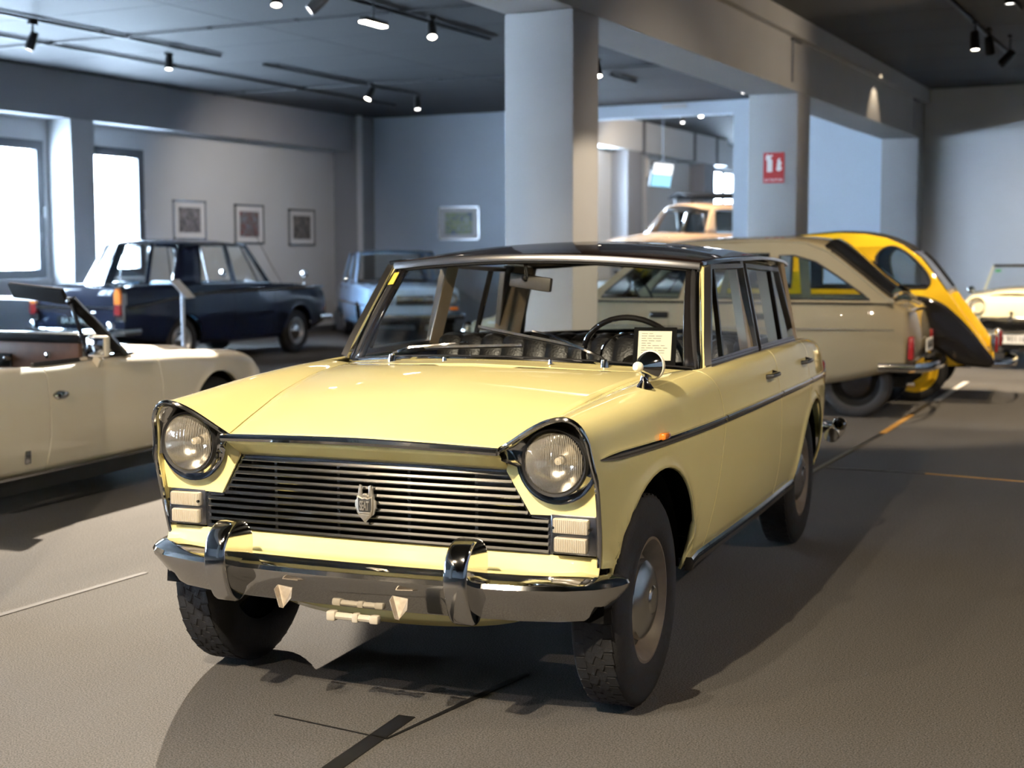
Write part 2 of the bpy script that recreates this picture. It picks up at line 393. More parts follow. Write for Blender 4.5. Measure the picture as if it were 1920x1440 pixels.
# square pillars and the long stepped beam
for k, (a, b) in enumerate(((5.47, 5.94), (11.477, 11.99), (18.34, YF+0.01), (-0.54, -0.07), (-6.55, -6.08))):
    o = MB().box((-2.196, (a+b)/2, 3.14/2), (0.56, b-a, 3.14), bev=0.02).obj('pillar_centre', M_BEAM)
    struct(o, ('square grey white pillar right behind the yellow saloon', 'square pillar with the red sign', 'pilaster at the end of the beam', None, None)[k])
bm_ = MB().box((-2.196, (YB+YF)/2, (3.14+3.69)/2), (0.56, YF-YB, 0.55)); bm_.box((-2.15, (YB+YF)/2, (3.69+ZC)/2), (0.64, YF-YB, ZC-3.69))
bo = struct(bm_.obj('beam_centre', M_BEAM, smooth=False), 'long stepped beam across the square pillars')
for y in (5.2, 11.2, 17.9):
    MB().box((-1.905, y, 3.45), (0.02, 0.035, 0.46)).obj('beam_joint', M_WALLG, bo, smooth=False)
    MB().box((-1.9, y+0.12, 3.665), (0.03, 0.36, 0.025)).obj('beam_joint', M_FRAME, bo, smooth=False)
# back room beyond the opening, its floor one step higher
ZP, ZC2, XW = 0.75, 4.65, -11.2
struct(MB().box((-6.6, 33.0, ZP-0.1), (10.0, 28.0, 0.2)).obj('floor_back_room', M_CARPET, smooth=False), 'raised floor of the back room')
struct(MB().box((-6.6, 19.1, (ZP-0.1)/2), (10.0, 0.06, ZP-0.1)).obj('wall_step', M_WALLG, smooth=False))
struct(MB().box((-6.6, 33.0, ZC2+0.05), (10.0, 28.0, 0.1)).obj('ceiling_back_room', M_CEIL, smooth=False))
struct(MB().box((-6.6, 19.1, (ZC+ZC2)/2), (10.0, 0.1, ZC2-ZC)).obj('wall_lintel', M_WALL, smooth=False))
bw = [(20.2, 23.6), (24.4, 27.6), (35.4, 38.9), (39.6, 44.0)]  # nearest two added out of view to light the back room
mb = MB(); e2 = [19.0]+[v for ab in bw for v in ab]+[47.0]
for k in range(0, len(e2), 2): mb.box((XW-.15, (e2[k]+e2[k+1])/2, 2.7), (0.3, e2[k+1]-e2[k], 4.0))
for a, b in bw: mb.box((XW-.15, (a+b)/2, 1.25), (0.3, b-a, 1.0)); mb.box((XW-.15, (a+b)/2, 4.3), (0.3, b-a, 0.8))
struct(mb.obj('wall_back_room_left', M_WALL, smooth=False))
for k, (a, b) in enumerate(bw):
    wn = struct(empty('window_%d' % (8+k), (XW-.12, (a+b)/2, 1.75))); fr = MB(); wd, ht = b-a, 2.15
    for s in (-1, .25, 1): fr.box((0, s*(wd/2-0.05), ht/2), (0.09, 0.1, ht))
    for z in (0.05, ht-0.05): fr.box((0, 0, z), (0.09, wd, 0.1))
    fr.obj('window_frame', M_FRAME, wn, smooth=False); MB().box((0, 0, ht/2), (0.012, wd-.1, ht-.1)).obj('window_pane', M_PANE, wn, smooth=False)
struct(MB().box((XW+.25, 27.6, 4.28), (0.5, 17.0, 0.74)).obj('beam_back_room', M_WALL, smooth=False))
for k, y in enumerate((29.4, 33.2, 35.1)):
    struct(MB().box((XW+.26, y, 4.28), (0.54, 0.14, 0.78)).obj('trim_%d' % (4+k), M_FRAME, smooth=False))
struct(MB().box((XW+.22, 34.7, 2.4), (0.44, 0.9, 3.4)).obj('pillar_back_room', M_WALLG, smooth=False))
struct(MB().box((XW+.22, 29.0, 2.4), (0.44, 1.0, 3.4)).obj('pillar_back_room', M_WALLG, smooth=False))
struct(MB().tube([(XW+.5, 29.6, 0.8), (XW+.5, 29.6, 3.3), (XW+.4, 29.9, 3.75), (XW+.4, 29.9, 4.2)], 0.06, 10).obj('trim_7', M_WALL))
struct(MB().box((-6.6, 47.0, 2.7), (10, 0.2, 4.0)).obj('wall_back_room_end', M_WALL, smooth=False))
struct(MB().box((-1.7, 33.0, 2.7), (0.2, 28.0, 4.0)).obj('wall_back_room_right', M_WALL, smooth=False))

# --- lamps on the tracks
M_LAMP = mat('lamp_glow', (1, 1, 1), 0.5, emit=(1.0, 0.88, 0.68), estr=22.0)
M_LAMP2 = mat('lamp_glow_soft', (1, 1, 1), 0.5, emit=(1.0, 0.95, 0.88), estr=4.0)
M_HOUS = mat('black_lamp_housing', (0.012, 0.012, 0.012), 0.4)
M_HOUSG = mat('grey_lamp_housing', (0.10, 0.095, 0.09), 0.4)
def track(x, y0_, y1_, label):
    t = tag(empty('lighting_track', (x, (y0_+y1_)/2, ZC)), label, 'track', 'ceiling lighting tracks')
    L = y1_-y0_
    MB().box((0, 0, -0.03), (0.035, L, 0.035)).obj('rail', M_TRACK, t, smooth=False)
    for k in range(3): MB().tube([(0, (k-1)*L*.42, 0.0), (0, (k-1)*L*.42, -0.02)], 0.018, 8).obj('hanger', M_TRACK, t)
track(-9.06, 6.4, 10.6, 'black ceiling track nearest the left windows, front length')
track(-10.2, 5.5, 16.7, 'long black ceiling track closest to the left wall')
track(-9.06, 11.5, 15.45, 'black ceiling track above the navy saloon')
track(-5.41, 4.2, 10.9, 'black ceiling track holding the glowing panel lamp')
track(-5.45, 14.6, 15.6, 'short black track beyond the beam opening')
track(-0.21, 10.2, 15.2, 'black ceiling track right of the long beam')
track(0.35, 8.6, 11.6, 'black ceiling track at the right edge')
def spotlight(p, tilt, az, label, on=True, hous=M_HOUS, L=0.20, r=0.05, ztop=ZC-0.072, glow=M_LAMP):
    """cylindrical track spotlight: p = lamp mouth"""
    t = tag(empty('spotlight', p), label, 'spotlight', 'track spotlights')
    d = Vector((sin(tilt)*sin(az), sin(tilt)*cos(az), -cos(tilt)))     # beam direction
    q = d.to_track_quat('-Z', 'Y').to_matrix().to_4x4()
    MB().lathe([(0, L), (r*.75, L), (r*.85, L-.01), (r, L*.55), (r, 0), (r*.9, 0), (r*.9, 0.012)], 20).xf(q).obj('lamp_housing', hous, t)
    MB().lathe([(0, 0.010), (r*.89, 0.010)], 20).xf(q).obj('lamp_lens', glow if on else M_STEEL, t)
    a = q @ Vector((0, 0, L*.7)); b = Vector((a.x, a.y, ztop-p[2]))
    MB().tube([tuple(a), tuple(b)], 0.012, 8).obj('stem', M_TRACK, t)
    MB().box((b.x, b.y, b.z+0.005), (0.04, 0.12, 0.035)).obj('adapter', M_TRACK, t, smooth=False)
spotlight((-9.1, 7.42, 3.55), 0.35, -2.5, 'black track spotlight hanging highest at the left, near the windows', glow=M_LAMP2)
spotlight((-5.1, 6.80, 3.56), 0.9, -2.3, 'grey spotlight tilted hard over, beside the brightest lamp', hous=M_HOUSG, glow=M_LAMP2)
spotlight((-5.24, 6.50, 3.57), 0.35, 2.6, 'brightest glaring spotlight at the top edge, aimed at the viewer')
spotlight((-5.1, 9.02, 3.62), 0.55, 2.5, 'lit spotlight under the glowing panel lamp')
spotlight((-8.85, 13.7, 3.62), 0.55, -2.8, 'lit spotlight tilted left, above the framed landscape')
spotlight((-8.95, 15.3, 3.62), 0.3, 2.5, 'small soft spotlight near the far wall corner', glow=M_LAMP2)
spotlight((-9.3, 9.9, 3.64), 0.3, 2.6, 'soft lit spotlight midway along the left tracks', glow=M_LAMP2)
spotlight((-4.85, 12.8, 3.62), 0.4, 2.6, 'lit spotlight seen just right of the nearest pillar')
spotlight((-3.75, 15.4, 3.62), 0.4, 2.6, 'small spotlight at the upper corner of the signed pillar', glow=M_LAMP2)
spotlight((-0.16, 12.06, 3.55), 0.12, 2.6, 'lit black spotlight pointing straight down, right of the beam')
spotlight((-0.08, 12.6, 3.56), 0.15, 1.2, 'unlit black spotlight directly behind the lit one, right side', on=False)
spotlight((-0.05, 13.2, 3.52), 0.75, -1.9, 'unlit black spotlight tilted to the left, right side', on=False)
spotlight((0.46, 9.95, 3.66), 0.05, 2.6, 'white faced spotlight in the top right corner', glow=M_LAMP2)
spotlight((-7.9, 25.6, 4.33), 0.4, 2.6, 'lit spotlight on the back room ceiling', ztop=ZC2-.02)
spotlight((-9.0, 27.5, 4.4), 0.4, 2.6, 'faint spotlight farthest left on the back room ceiling', glow=M_LAMP2, ztop=ZC2-.02)
spotlight((-7.1, 25.0, 4.28), 0.1, 2.6, 'unlit black spotlight hanging in the back room', on=False, ztop=ZC2-.02)
pl = tag(empty('panel_lamp', (-5.3, 8.2, 3.68)), 'glowing oblong wall washer lamp on the black track', 'lamp')
MB().box((0, 0, 0.0), (0.10, 0.42, 0.05), bev=0.02).obj('lamp_housing', M_TRACK, pl)
MB().box((0.0, 0, -0.028), (0.085, 0.40, 0.016), bev=0.007).obj('diffuser', M_LAMP, pl)
MB().tube([(0, 0, 0.02), (0, 0, 0.19)], 0.012).obj('stem', M_TRACK, pl)
for k, (y, x0_, x1_) in enumerate(((8.85, -11.9, -2.6), (14.05, -11.9, -2.6))):
    c = tag(empty('ceiling_conduit', (0, y, ZC-0.02)), ('thin conduit clipped across the ceiling, nearer the front', 'thin conduit clipped across the ceiling above the far spotlights')[k], 'conduit', 'ceiling conduits')
    MB().tube([(x0_, 0, 0), (x1_, 0, 0)], 0.012, 8).obj('tube', M_TRACK, c)
    n = 8
    for i in range(n): MB().box((x0_+(i+.5)*(x1_-x0_)/n, 0, 0), (0.05, 0.035, 0.035)).obj('clip', M_TRACK, c, smooth=False)

# --- framed pictures
def picture(p, w_, h_, nx, label, c1, c2, seed):
    t = tag(empty('framed_picture', p), label, 'picture', 'framed pictures on the walls')
    m = bpy.data.materials.new('print_%d' % seed); m.use_nodes = True; nt = m.node_tree; b = nt.nodes['Principled BSDF']; b.inputs['Roughness'].default_value = 0.4
    tc = nt.nodes.new('ShaderNodeTexCoord'); v = nt.nodes.new('ShaderNodeTexNoise'); v.inputs['Scale'].default_value = 9.0; v.inputs['Detail'].default_value = 6; v.inputs['Distortion'].default_value = 1.5
    cr = nt.nodes.new('ShaderNodeValToRGB'); cr.color_ramp.elements[0].position = .35; cr.color_ramp.elements[1].position = .65
    cr.color_ramp.elements[0].color = (*c1, 1); cr.color_ramp.elements[1].color = (*c2, 1)
    e = cr.color_ramp.elements.new(0.5); e.color = (0.16, 0.14, 0.13, 1) if seed < 4 else (0.35, 0.40, 0.16, 1)
    nt.links.new(tc.outputs['Object'], v.inputs['Vector']); nt.links.new(v.outputs['Fac'], cr.inputs['Fac']); nt.links.new(cr.outputs['Color'], b.inputs['Base Color'])
    def bx(u, zz, dn, du, dz, out):       # u along wall, out from wall
        return ((out, u, zz), (dn, du, dz)) if nx else ((u, -out, zz), (du, dn, dz))
    fr = MB()
    for s in (-1, 1):
        fr.box(*bx(s*(w_/2-.015), 0, .03, .03, h_, .015)); fr.box(*bx(0, s*(h_/2-.015), .03, w_, .03, .015))
    fr.obj('frame', M_STEEL, t, smooth=False)
    mw, mh = w_-.06, h_-.06
    MB().box(*bx(0, 0, .012, mw, mh, .008)).obj('mount', M_MOUNT, t, smooth=False)
    MB().box(*bx(0, 0, .006, w_*.66, h_*.64, .017)).obj('print', m, t, smooth=False)
picture((XL, 14.07, 1.94), 0.80, 0.62, True, 'framed print with grey mount, leftmost of three on the window wall', (0.05, 0.05, 0.06), (0.30, 0.28, 0.28), 1)
picture((XL, 15.62, 1.90), 0.80, 0.66, True, 'framed print with reddish patches, middle of three on the window wall', (0.22, 0.05, 0.05), (0.22, 0.26, 0.30), 2)
picture((XL, 17.15, 1.87), 0.80, 0.64, True, 'framed darker print, nearest the corner of three on the window wall', (0.03, 0.03, 0.03), (0.26, 0.25, 0.22), 3)
picture((-10.11, YF, 1.945), 0.85, 0.61, False, 'framed green landscape alone on the far wall', (0.10, 0.17, 0.35), (0.42, 0.50, 0.55), 4)

# --- fire extinguisher sign on the second pillar
M_SRED = mat('sign_red', (0.45, 0.025, 0.025), 0.5); M_SWHITE = mat('sign_white', (0.75, 0.72, 0.70), 0.5)
sg = tag(empty('fire_extinguisher_sign', (-2.178, 11.475, 2.33)), 'red sign with white extinguisher and flames on the second pillar', 'sign')
MB().box((0, -0.004, 0), (0.235, 0.006, 0.335)).obj('board', M_SRED, sg, smooth=False)
S = Matrix.Translation((0, -0.008, 0)) @ Matrix.Rotation(pi/2, 4, 'X')
def signart(name, outl, dx, dz):
    v, fcs = plate_mesh([outl], 0.002)
    MB().add([(p[0]+dx, p[1]+dz, p[2]) for p in v], fcs).xf(S).obj(name, M_SWHITE, sg, smooth=False)
signart('extinguisher_mark', [(-.03, -.075), (.03, -.075), (.03, .045), (.024, .062), (.01, .07), (.01, .085), (.035, .10), (.03, .112), (-.005, .105), (-.03, .118), (-.04, .105), (-.045, .07), (-.04, .05), (-.033, .06), (-.03, .045)], -.045, .03)
signart('flame_mark', [(-.015, -.066), (.012, -.066), (.030, -.050), (.034, -.03), (.016, -.012), (.030, .012), (.026, .035), (.008, .05), (.016, .075), (-.008, .068), (-.022, .045), (-.014, .02), (-.028, .006), (-.018, -.014), (-.032, -.036), (-.028, -.055)], .06, .03)
v, fcs = text_mesh('EXTINTOR', 0.042, 0.002)
MB().add([(p[0], p[1]-.135, p[2]) for p in v], fcs).xf(S).obj('lettering', M_SWHITE, sg, smooth=False)

# --- tape and seams on the carpet
M_TAPE = mat('black_tape', (0.010, 0.010, 0.010), 0.35, noise=0.3, nscale=40)
M_OTAPE = mat('orange_tape', (0.40, 0.20, 0.03), 0.6, noise=0.2, nscale=20)
M_WTAPE = mat('white_tape', (0.55, 0.52, 0.48), 0.6)
M_GTAPE = mat('grey_tape', (0.035, 0.031, 0.029), 0.8)
def tape(a, b, w_, m, label, w2=None, z=0.003):
    a, b = Vector((*a, 0)), Vector((*b, 0)); d = (b-a).normalized(); n = Vector((-d.y, d.x, 0)); w2 = w_ if w2 is None else w2
    pts = [a-n*w_/2, b-n*w2/2, b+n*w2/2, a+n*w_/2]
    tag(MB().prism([tuple(p) for p in pts], (0, 0, z)).obj('floor_tape', m, smooth=False), label, 'tape', 'tape strips on the carpet')
tape((0.24, -1.35), (0.155, -0.388), 0.055, M_TAPE, 'wide black tape strip in front of the yellow saloon')
tape((-0.211, -0.553), (0.205, -0.587), 0.004, M_TAPE, 'hair thin dark seam crossing the wide black tape')
tape((0.206, -0.586), (0.288, 0.155), 0.007, M_TAPE, 'thin black seam running under the front bumper', w2=0.03)
tape((-1.90, -2.2), (-1.87, 0.78), 0.045, M_GTAPE, 'faded grey tape line beside the white convertible', w2=0.03)
tape((0.01, 4.4), (-0.006, 7.05), 0.035, M_TAPE, 'black tape line beside the rear of the yellow saloon')
tape((-0.006, 7.07), (-0.05, 8.42), 0.05, M_OTAPE, 'worn orange tape length near the beige car wheel')
tape((-0.052, 8.44), (-0.093, 9.6), 0.045, M_TAPE, 'short black tape length by the yellow wheel')
tape((-0.07, 9.75), (-0.136, 11.92), 0.06, M_WTAPE, 'white tape line behind the bright yellow car')
tape((0.05, 5.11), (0.67, 5.14), 0.02, M_TAPE, 'thin dark cross seam right of the yellow saloon')
tape((0.67, 5.14), (1.9, 5.0), 0.022, M_OTAPE, 'pale orange end of the cross seam, far right')
# ================================================================ car building kit
class Body:
    """symmetrical car body: parameters are tables along y (front is -y)"""
    def __init__(s, **k):
        s.__dict__.update(k); s.cache = {}
        s.tuck = k.get('tuck', [(0.0, -.05), (.2, -.02), (.45, 0.0), (.85, 0.0), (1.0, -.006)])
        s.arches = k.get('arches', []); s.warps = k.get('warps', [])
    def par(s, n, y):
        key = (n, round(y, 4))
        if key not in s.cache: s.cache[key] = pchip(getattr(s, n), y)
        return s.cache[key]
    def zlow(s, y):
        z = s.par('sill', y)
        for (ya, za, r) in s.arches:
            d = abs(y-ya)
            if d < r: z = max(z, za+sqrt(r*r-d*d))
        return z
    def side_x(s, y, z):
        zs, zb = s.par('zs', y), s.par('sill0', y) if hasattr(s, 'sill0') else s.par('sill', y)
        t = max(0, min(1, (z-zb)/max(zs-zb, 1e-3)))
        x = s.par('W', y)+pchip(s.tuck, t)
        for (ya, za, r) in s.arches:
            d = hypot(y-ya, z-za)-r
            if -0.01 < d < 0.07 and z > za-0.1: x += getattr(s, 'flare', 0.008)*max(0, 1-max(d, 0)/0.05)**2
        return x
    def wy(s, y0, z):
        return y0+sum(pchip(b, z)*pchip(w_, y0) for b, w_ in s.warps)
    def upper(s, y, u):
        """u 0..1 shoulder, 1..2 inner fender top"""
        zs = s.par('zs', y); x0 = s.side_x(y, zs); cx, cz = s.par('cx', y), s.par('cz', y)
        if u <= 1: return bez((x0, zs), (x0-.002, lerp(zs, cz, .62)), (lerp(cx, x0, .62), cz), (cx, cz), u)
        sx, sz = s.par('sx', y), s.par('sz', y)
        return bez((cx, cz), (lerp(cx, sx, .35), cz), (lerp(cx, sx, .75), lerp(cz, sz, .75)), (sx, sz), u-1)
    def point(s, y0, row):
        """row 0..1 side, 1..2 shoulder, 2..3 inner top"""
        if row <= 1:
            zl = s.zlow(y0); z = lerp(zl, s.par('zs', y0), row); y = s.wy(y0, z)
            return (s.side_x(y, z), y, z)
        x, z = s.upper(y0, row-1); y = s.wy(y0, z)
        x, z = s.upper(y, row-1)
        return (x, y, z)
    def cols(s, y0, y1, step=0.06):
        ys = {round(y0, 5), round(y1, 5), round(y0+.004, 5), round(y1-.004, 5)}; n = max(2, int((y1-y0)/step))
        for i in range(n+1): ys.add(round(lerp(y0, y1, i/n), 5))
        for (ya, za, r) in s.arches:
            for i in range(25):
                q = ya-r*cos(pi*i/24)
                for e in ((-1e-3, 1e-3) if i in (0, 24) else (0,)):
                    if y0 < q+e < y1: ys.add(round(q+e, 5))
        return sorted(ys)
    def patch(s, y0, y1, r0, r1, nr=(14, 8, 8), step=0.06):
        rows = []
        for k in range(3):
            a, b = max(r0, k), min(r1, k+1)
            if b > a: rows += [lerp(a, b, i/nr[k]) for i in range(nr[k])]
        rows += [r1-.02, r1]
        cs = s.cols(y0, y1, step); k = len(cs)
        m = MB(); m.v = [s.point(y, r) for r in rows for y in cs]
        m.f = [(j*k+i, j*k+i+1, j*k+k+i+1, j*k+k+i) for j in range(len(rows)-1) for i in range(k-1)]
        m.m = [0]*len(m.f)
        return m
def flipx(m):
    q = MB(); q.v = [(-p[0], p[1], p[2]) for p in m.v]; q.f = [t[::-1] for t in m.f]; q.m = list(m.m); return q
def copymb(m):
    q = MB(); q.v = list(m.v); q.f = list(m.f); q.m = list(m.m); return q
def both(m, name, mt, parent, **k):
    """the same panel on either side of the car"""
    return [copymb(m).obj(name, mt, parent, **k), flipx(m).obj(name, mt, parent, **k)]

def wheel_parts(w_, R, width, rim_r, mrim, mcap, cap='dome', tread=True, nseg=48, spokes=0):
    """wheel with its outer face towards +x, centre at the origin"""
    hw = width/2; prof = []
    for t in (0, .15, .35, .6, .85, 1.0):
        a = lerp(-.5, .5, t); prof.append((R-.004*abs(a)**2*8, a*width*.74))
    side = [(rim_r-.004, hw*.80), (rim_r+.012, hw*.98), (lerp(rim_r, R, .4), hw*1.0), (lerp(rim_r, R, .72), hw*.97), (R-.016, hw*.86), (R-.003, hw*.74)]
    prof = [(r, -h) for r, h in side]+[(R, -hw*.5), (R, 0), (R, hw*.5)]+[(r, h) for r, h in side[::-1]]
    MB().lathe(prof, nseg, 'x').obj('tyre', M_TYRE, w_, ang=50)
    if tread:
        m = MB(); n = 46
        for i in range(n):
            for row, x in enumerate((-.265, -.09, .09, .265)):
                a = 2*pi*(i+(.5 if row % 2 else 0))/n; sl = .10 if row in (0, 3) else -.40
                c = (x*width, cos(a)*(R-.002), sin(a)*(R-.002))
                rot = Matrix.Rotation(a-pi/2, 4, 'X') @ Matrix.Rotation(sl, 4, 'Z')
                m.box(c, (width*.165, 2*pi*R/n*.86, 0.007), mat=rot)
        o = m.obj('tread', M_TYRE, w_, smooth=False); o['kind'] = 'stuff'
    rp = [(rim_r+.006, hw*.78), (rim_r+.006, hw*.90), (rim_r-.004, hw*.92), (rim_r-.012, hw*.84), (rim_r-.03, hw*.62), (rim_r-.045, hw*.35), (rim_r*.66, hw*.30), (rim_r*.62, hw*.52), (0.001, hw*.55)]
    MB().lathe(rp, nseg, 'x').obj('rim', mrim, w_, ang=40)
    if cap == 'dome':
        c = rim_r*.66
        MB().lathe([(c, hw*.50), (c, hw*.60), (c*.96, hw*.72), (c*.80, hw*.88), (c*.55, hw*1.0), (c*.36, hw*1.03), (c*.34, hw*1.06), (c*.30, hw*1.10), (c*.1, hw*1.13), (0.001, hw*1.13)], nseg, 'x').obj('hubcap', mcap, w_, ang=25)
    elif cap == 'small':
        c = rim_r*.42
        MB().lathe([(c, hw*.5), (c, hw*.66), (c*.8, hw*.85), (c*.4, hw*.98), (0.001, hw*1.0)], 32, 'x').obj('hubcap', mcap, w_, ang=30)
def add_wheels(root, spots, *a, **k):
    first = None
    for (x, y, z) in spots:
        rz = 0 if x > 0 else pi
        if first is None:
            first = empty('wheel', (x, y, z), rz, root); wheel_parts(first, *a, **k)
        else: clone(first, root, (x, y, z), rz)

def headlamp(parent, c, r, d=-1, name='headlight', depth=.05, bezel=True):
    """round lamp facing d*y"""
    hl = empty(name, c, 0, parent)
    MB().lathe([(0.001, -d*depth), (r*.35, -d*depth*.96), (r*.7, -d*depth*.68), (r*.96, 0)], 32, 'y').obj('reflector', M_REFL, hl)
    MB().lathe([(.001, -d*depth*.5), (r*.12, -d*depth*.55), (r*.14, -d*depth*.9)], 16, 'y').obj('bulb', M_WHITELENS, hl)
    m = MB(); n, k = 72, 12
    def f(u, v):
        a = 2*pi*u; rr = r*v; z = d*(.024*(1-v*v)); x, zz = rr*cos(a), rr*sin(a)
        z += d*.0012*sin(x/r*42)*(1 if v < .93 else 0)
        return (x, z, zz)
    m.grid(f, 96, 14).obj('lens', M_LENS, hl, ang=180)
    if bezel:
        MB().lathe([(r*.96, 0.006*d), (r*1.0, d*.014), (r*1.06, d*.016), (r*1.10, d*.004), (r*1.10, -d*.02)], 40, 'y').obj('lamp_ring', M_CHROME, hl)
    return hl

# ================================================================ the yellow saloon
M_YEL = paint('pale_yellow_paint', (0.85, 0.75, 0.345), 0.32)
M_ROOF = paint('black_brown_paint', (0.010, 0.005, 0.004), coat=0.6)
M_RIMC = mat('worn_brown_rim', (0.15, 0.125, 0.095), 0.5, noise=0.3, nscale=25)
M_CAP = mat('dull_chrome_cap', (0.55, 0.55, 0.54), 0.22, 1.0, noise=0.1, nscale=14, bump=0.03, bscale=20)
M_GREYF = mat('grey_window_metal', (0.30, 0.30, 0.31), 0.28, 1.0)
M_BEIGE = mat('beige_trim_cloth', (0.34, 0.27, 0.18), 0.7)
hero = tag(empty('car', (0, 0, 0), HERO_ROT), 'pale yellow saloon with black roof and chrome bumper in the middle', 'car')

B = Body(
    W=[(-.50, .728), (-.40, .738), (-.20, .760), (.1, .785), (.6, .800), (1.4, .808), (2.2, .802), (2.7, .79), (3.1, .765), (3.38, .715)],
    sill=[(-.5, .50), (-.40, .49), (-.34, .40), (-.30, .36), (.45, .33), (.5, .36), (2.2, .36), (2.3, .34), (3.05, .32), (3.1, .36), (3.4, .44)],
    sill0=[(-.5, .33), (3.4, .33)],
    zs=[(-.5, .845), (0, .87), (.6, .89), (.9, .88), (2.2, .88), (2.9, .86), (3.38, .78)],
    cx=[(-.46, .655), (-.2, .662), (.1, .678), (.5, .70), (.75, .735), (1.0, .744), (2.3, .744), (2.6, .715), (2.9, .695), (3.2, .67), (3.38, .62)],
    cz=[(-.46, .935), (-.2, .952), (.1, .972), (.5, .985), (.8, .985), (1.4, .988), (2.3, .988), (2.7, .98), (3.1, .955), (3.25, .93), (3.38, .86)],
    sx=[(-.46, .452), (-.2, .505), (.05, .55), (.4, .60), (.62, .625), (.84, .706), (1.0, .72), (2.3, .72), (2.6, .68), (2.8, .60), (3.2, .58), (3.38, .54)],
    sz=[(-.46, .836), (-.2, .885), (.05, .93), (.4, .968), (.62, .975), (.84, .972), (1.0, .975), (2.3, .975), (2.6, .962), (2.9, .945), (3.2, .925), (3.38, .85)],
    arches=[(0.045, .325, .405), (2.65, .31, .39)], flare=.012,
    tuck=[(0.0, -.050), (.12, -.028), (.35, -.006), (.6, .002), (.82, .004), (.88, -.001), (1.0, -.010)])
# front edge of the fender leans back towards the bumper; the front door edge is bowed
B.warps = [([(.3, .12), (.5, .085), (.65, .055), (.75, .03), (.83, .015), (.90, -.005), (.935, -.015)], [(-.46, 1), (-.40, .95), (-.2, .25), (0, 0)]),
           ([(.33, -.08), (.45, -.05), (.62, .02), (.80, .075), (.88, .06), (.95, -.02), (1.0, -.10)], [(.15, 0), (.46, .35), (.72, 1), (1.0, .3), (1.3, 0)]),
           ([(.33, .05), (.6, .03), (.8, .0), (1.0, -.04)], [(1.3, 0), (1.78, 1), (2.1, 0)])]
g = .0042
both(B.patch(-.46, .72-g, 0, 3, (16, 9, 10), .05), 'front_fender', M_YEL, hero, solid=.010)
for s_, m in ((1, B.patch(.72+g, 1.78-g, 0, 2, (14, 8, 1), .07)), (-1, None)):
    pass
FD = both(B.patch(.72+g, 1.78-g, 0, 2, (14, 8, 1), .07), 'front_door', M_YEL, hero, solid=.010)
RD = both(B.patch(1.78+g, 2.52-g, 0, 2, (14, 8, 1), .06), 'rear_door', M_YEL, hero, solid=.010)
both(B.patch(2.52+g, 3.38, 0, 3, (14, 8, 6), .05), 'rear_fender', M_YEL, hero, solid=.010)
# hood with a soft centre ridge
def hood(u, v):
    yb = lerp(-.478, .40, v)
    t = u*2-1; y = lerp(-.478+.012*(1-t*t)*0, .40+.20*t*t, v)
    sx = B.par('sx', y)-.006; sz = B.par('sz', y)+.001
    hz = pchip([(-.48, .846), (-.3, .888), (.05, .958), (.3, .993), (.42, 1.004)], y)
    return (t*sx, y, sz+(hz-sz)*(.40*(1-abs(t))+.60*(1-t*t)))
MB().grid(hood, 40, 26).obj('hood', M_YEL, hero, solid=.012, ang=60)
def wbase(t): return (.706*t, .575+.238*abs(t)**2.2, 1.008-.042*t*t)
def wtop(t): return (.628*t, 1.005+.075*abs(t)**2.4, 1.366-.034*t*t)
def hoodback(t): return (t*(B.par('sx', .40+.20*t*t)-.004), .404+.20*t*t, B.par('sz', .40+.2*t*t)+(1.004-B.par('sz', .40+.2*t*t))*(1-abs(t)**1.45))
MB().grid(lambda u, v: tuple(lerp(a, b, v) for a, b in zip(hoodback(u*2-1), wbase(u*2-1))), 30, 5).obj('cowl', M_YEL, hero, solid=.008)
# windshield, its chrome and rubber surround
ws = empty('windshield', (0, 0, 0), 0, hero)
def wsf(u, v, pad=0.0):
    t = (u*2-1); a, b = wbase(t), wtop(t); bul = .02*sin(pi*v)
    return (lerp(a[0], b[0], v), lerp(a[1], b[1], v)-bul, lerp(a[2], b[2], v))
MB().grid(wsf, 28, 10).obj('pane', M_GLASS, ws)
loop = [wsf(i/24, 0) for i in range(25)]+[wsf(1, i/10) for i in range(1, 11)]+[wsf(1-i/24, 1) for i in range(1, 25)]+[wsf(0, 1-i/10) for i in range(1, 10)]
MB().tube([(p[0], p[1]-.004, p[2]+.002) for p in loop], .009, 8, closed=True).obj('chrome_surround', M_CHROME, ws)
cx_ = (0, .83, 1.17)
MB().tube([tuple(lerp(a, b, .028) for a, b in zip(p, cx_)) for p in loop], .011, 8, closed=True).obj('rubber_seal', M_RUBBER, ws)
# black pillar posts behind the glass edges
for s in (-1, 1):
    m = MB()
    def fa(u, v, s=s):
        q = wsf(.5+s*.5*lerp(1.0, .925, u), v)
        return (q[0], q[1]+.014, q[2])
    m.grid(fa, 3, 10).obj('a_pillar_inner', M_BLACK, hero, solid=.02, offset=0)
    MB().tube([(s*.713, .836, .968), (s*.692, .916, 1.09), (s*.664, 1.01, 1.22), (s*.637, 1.10, 1.345)], .010, 10).obj('a_pillar', M_YEL, hero)
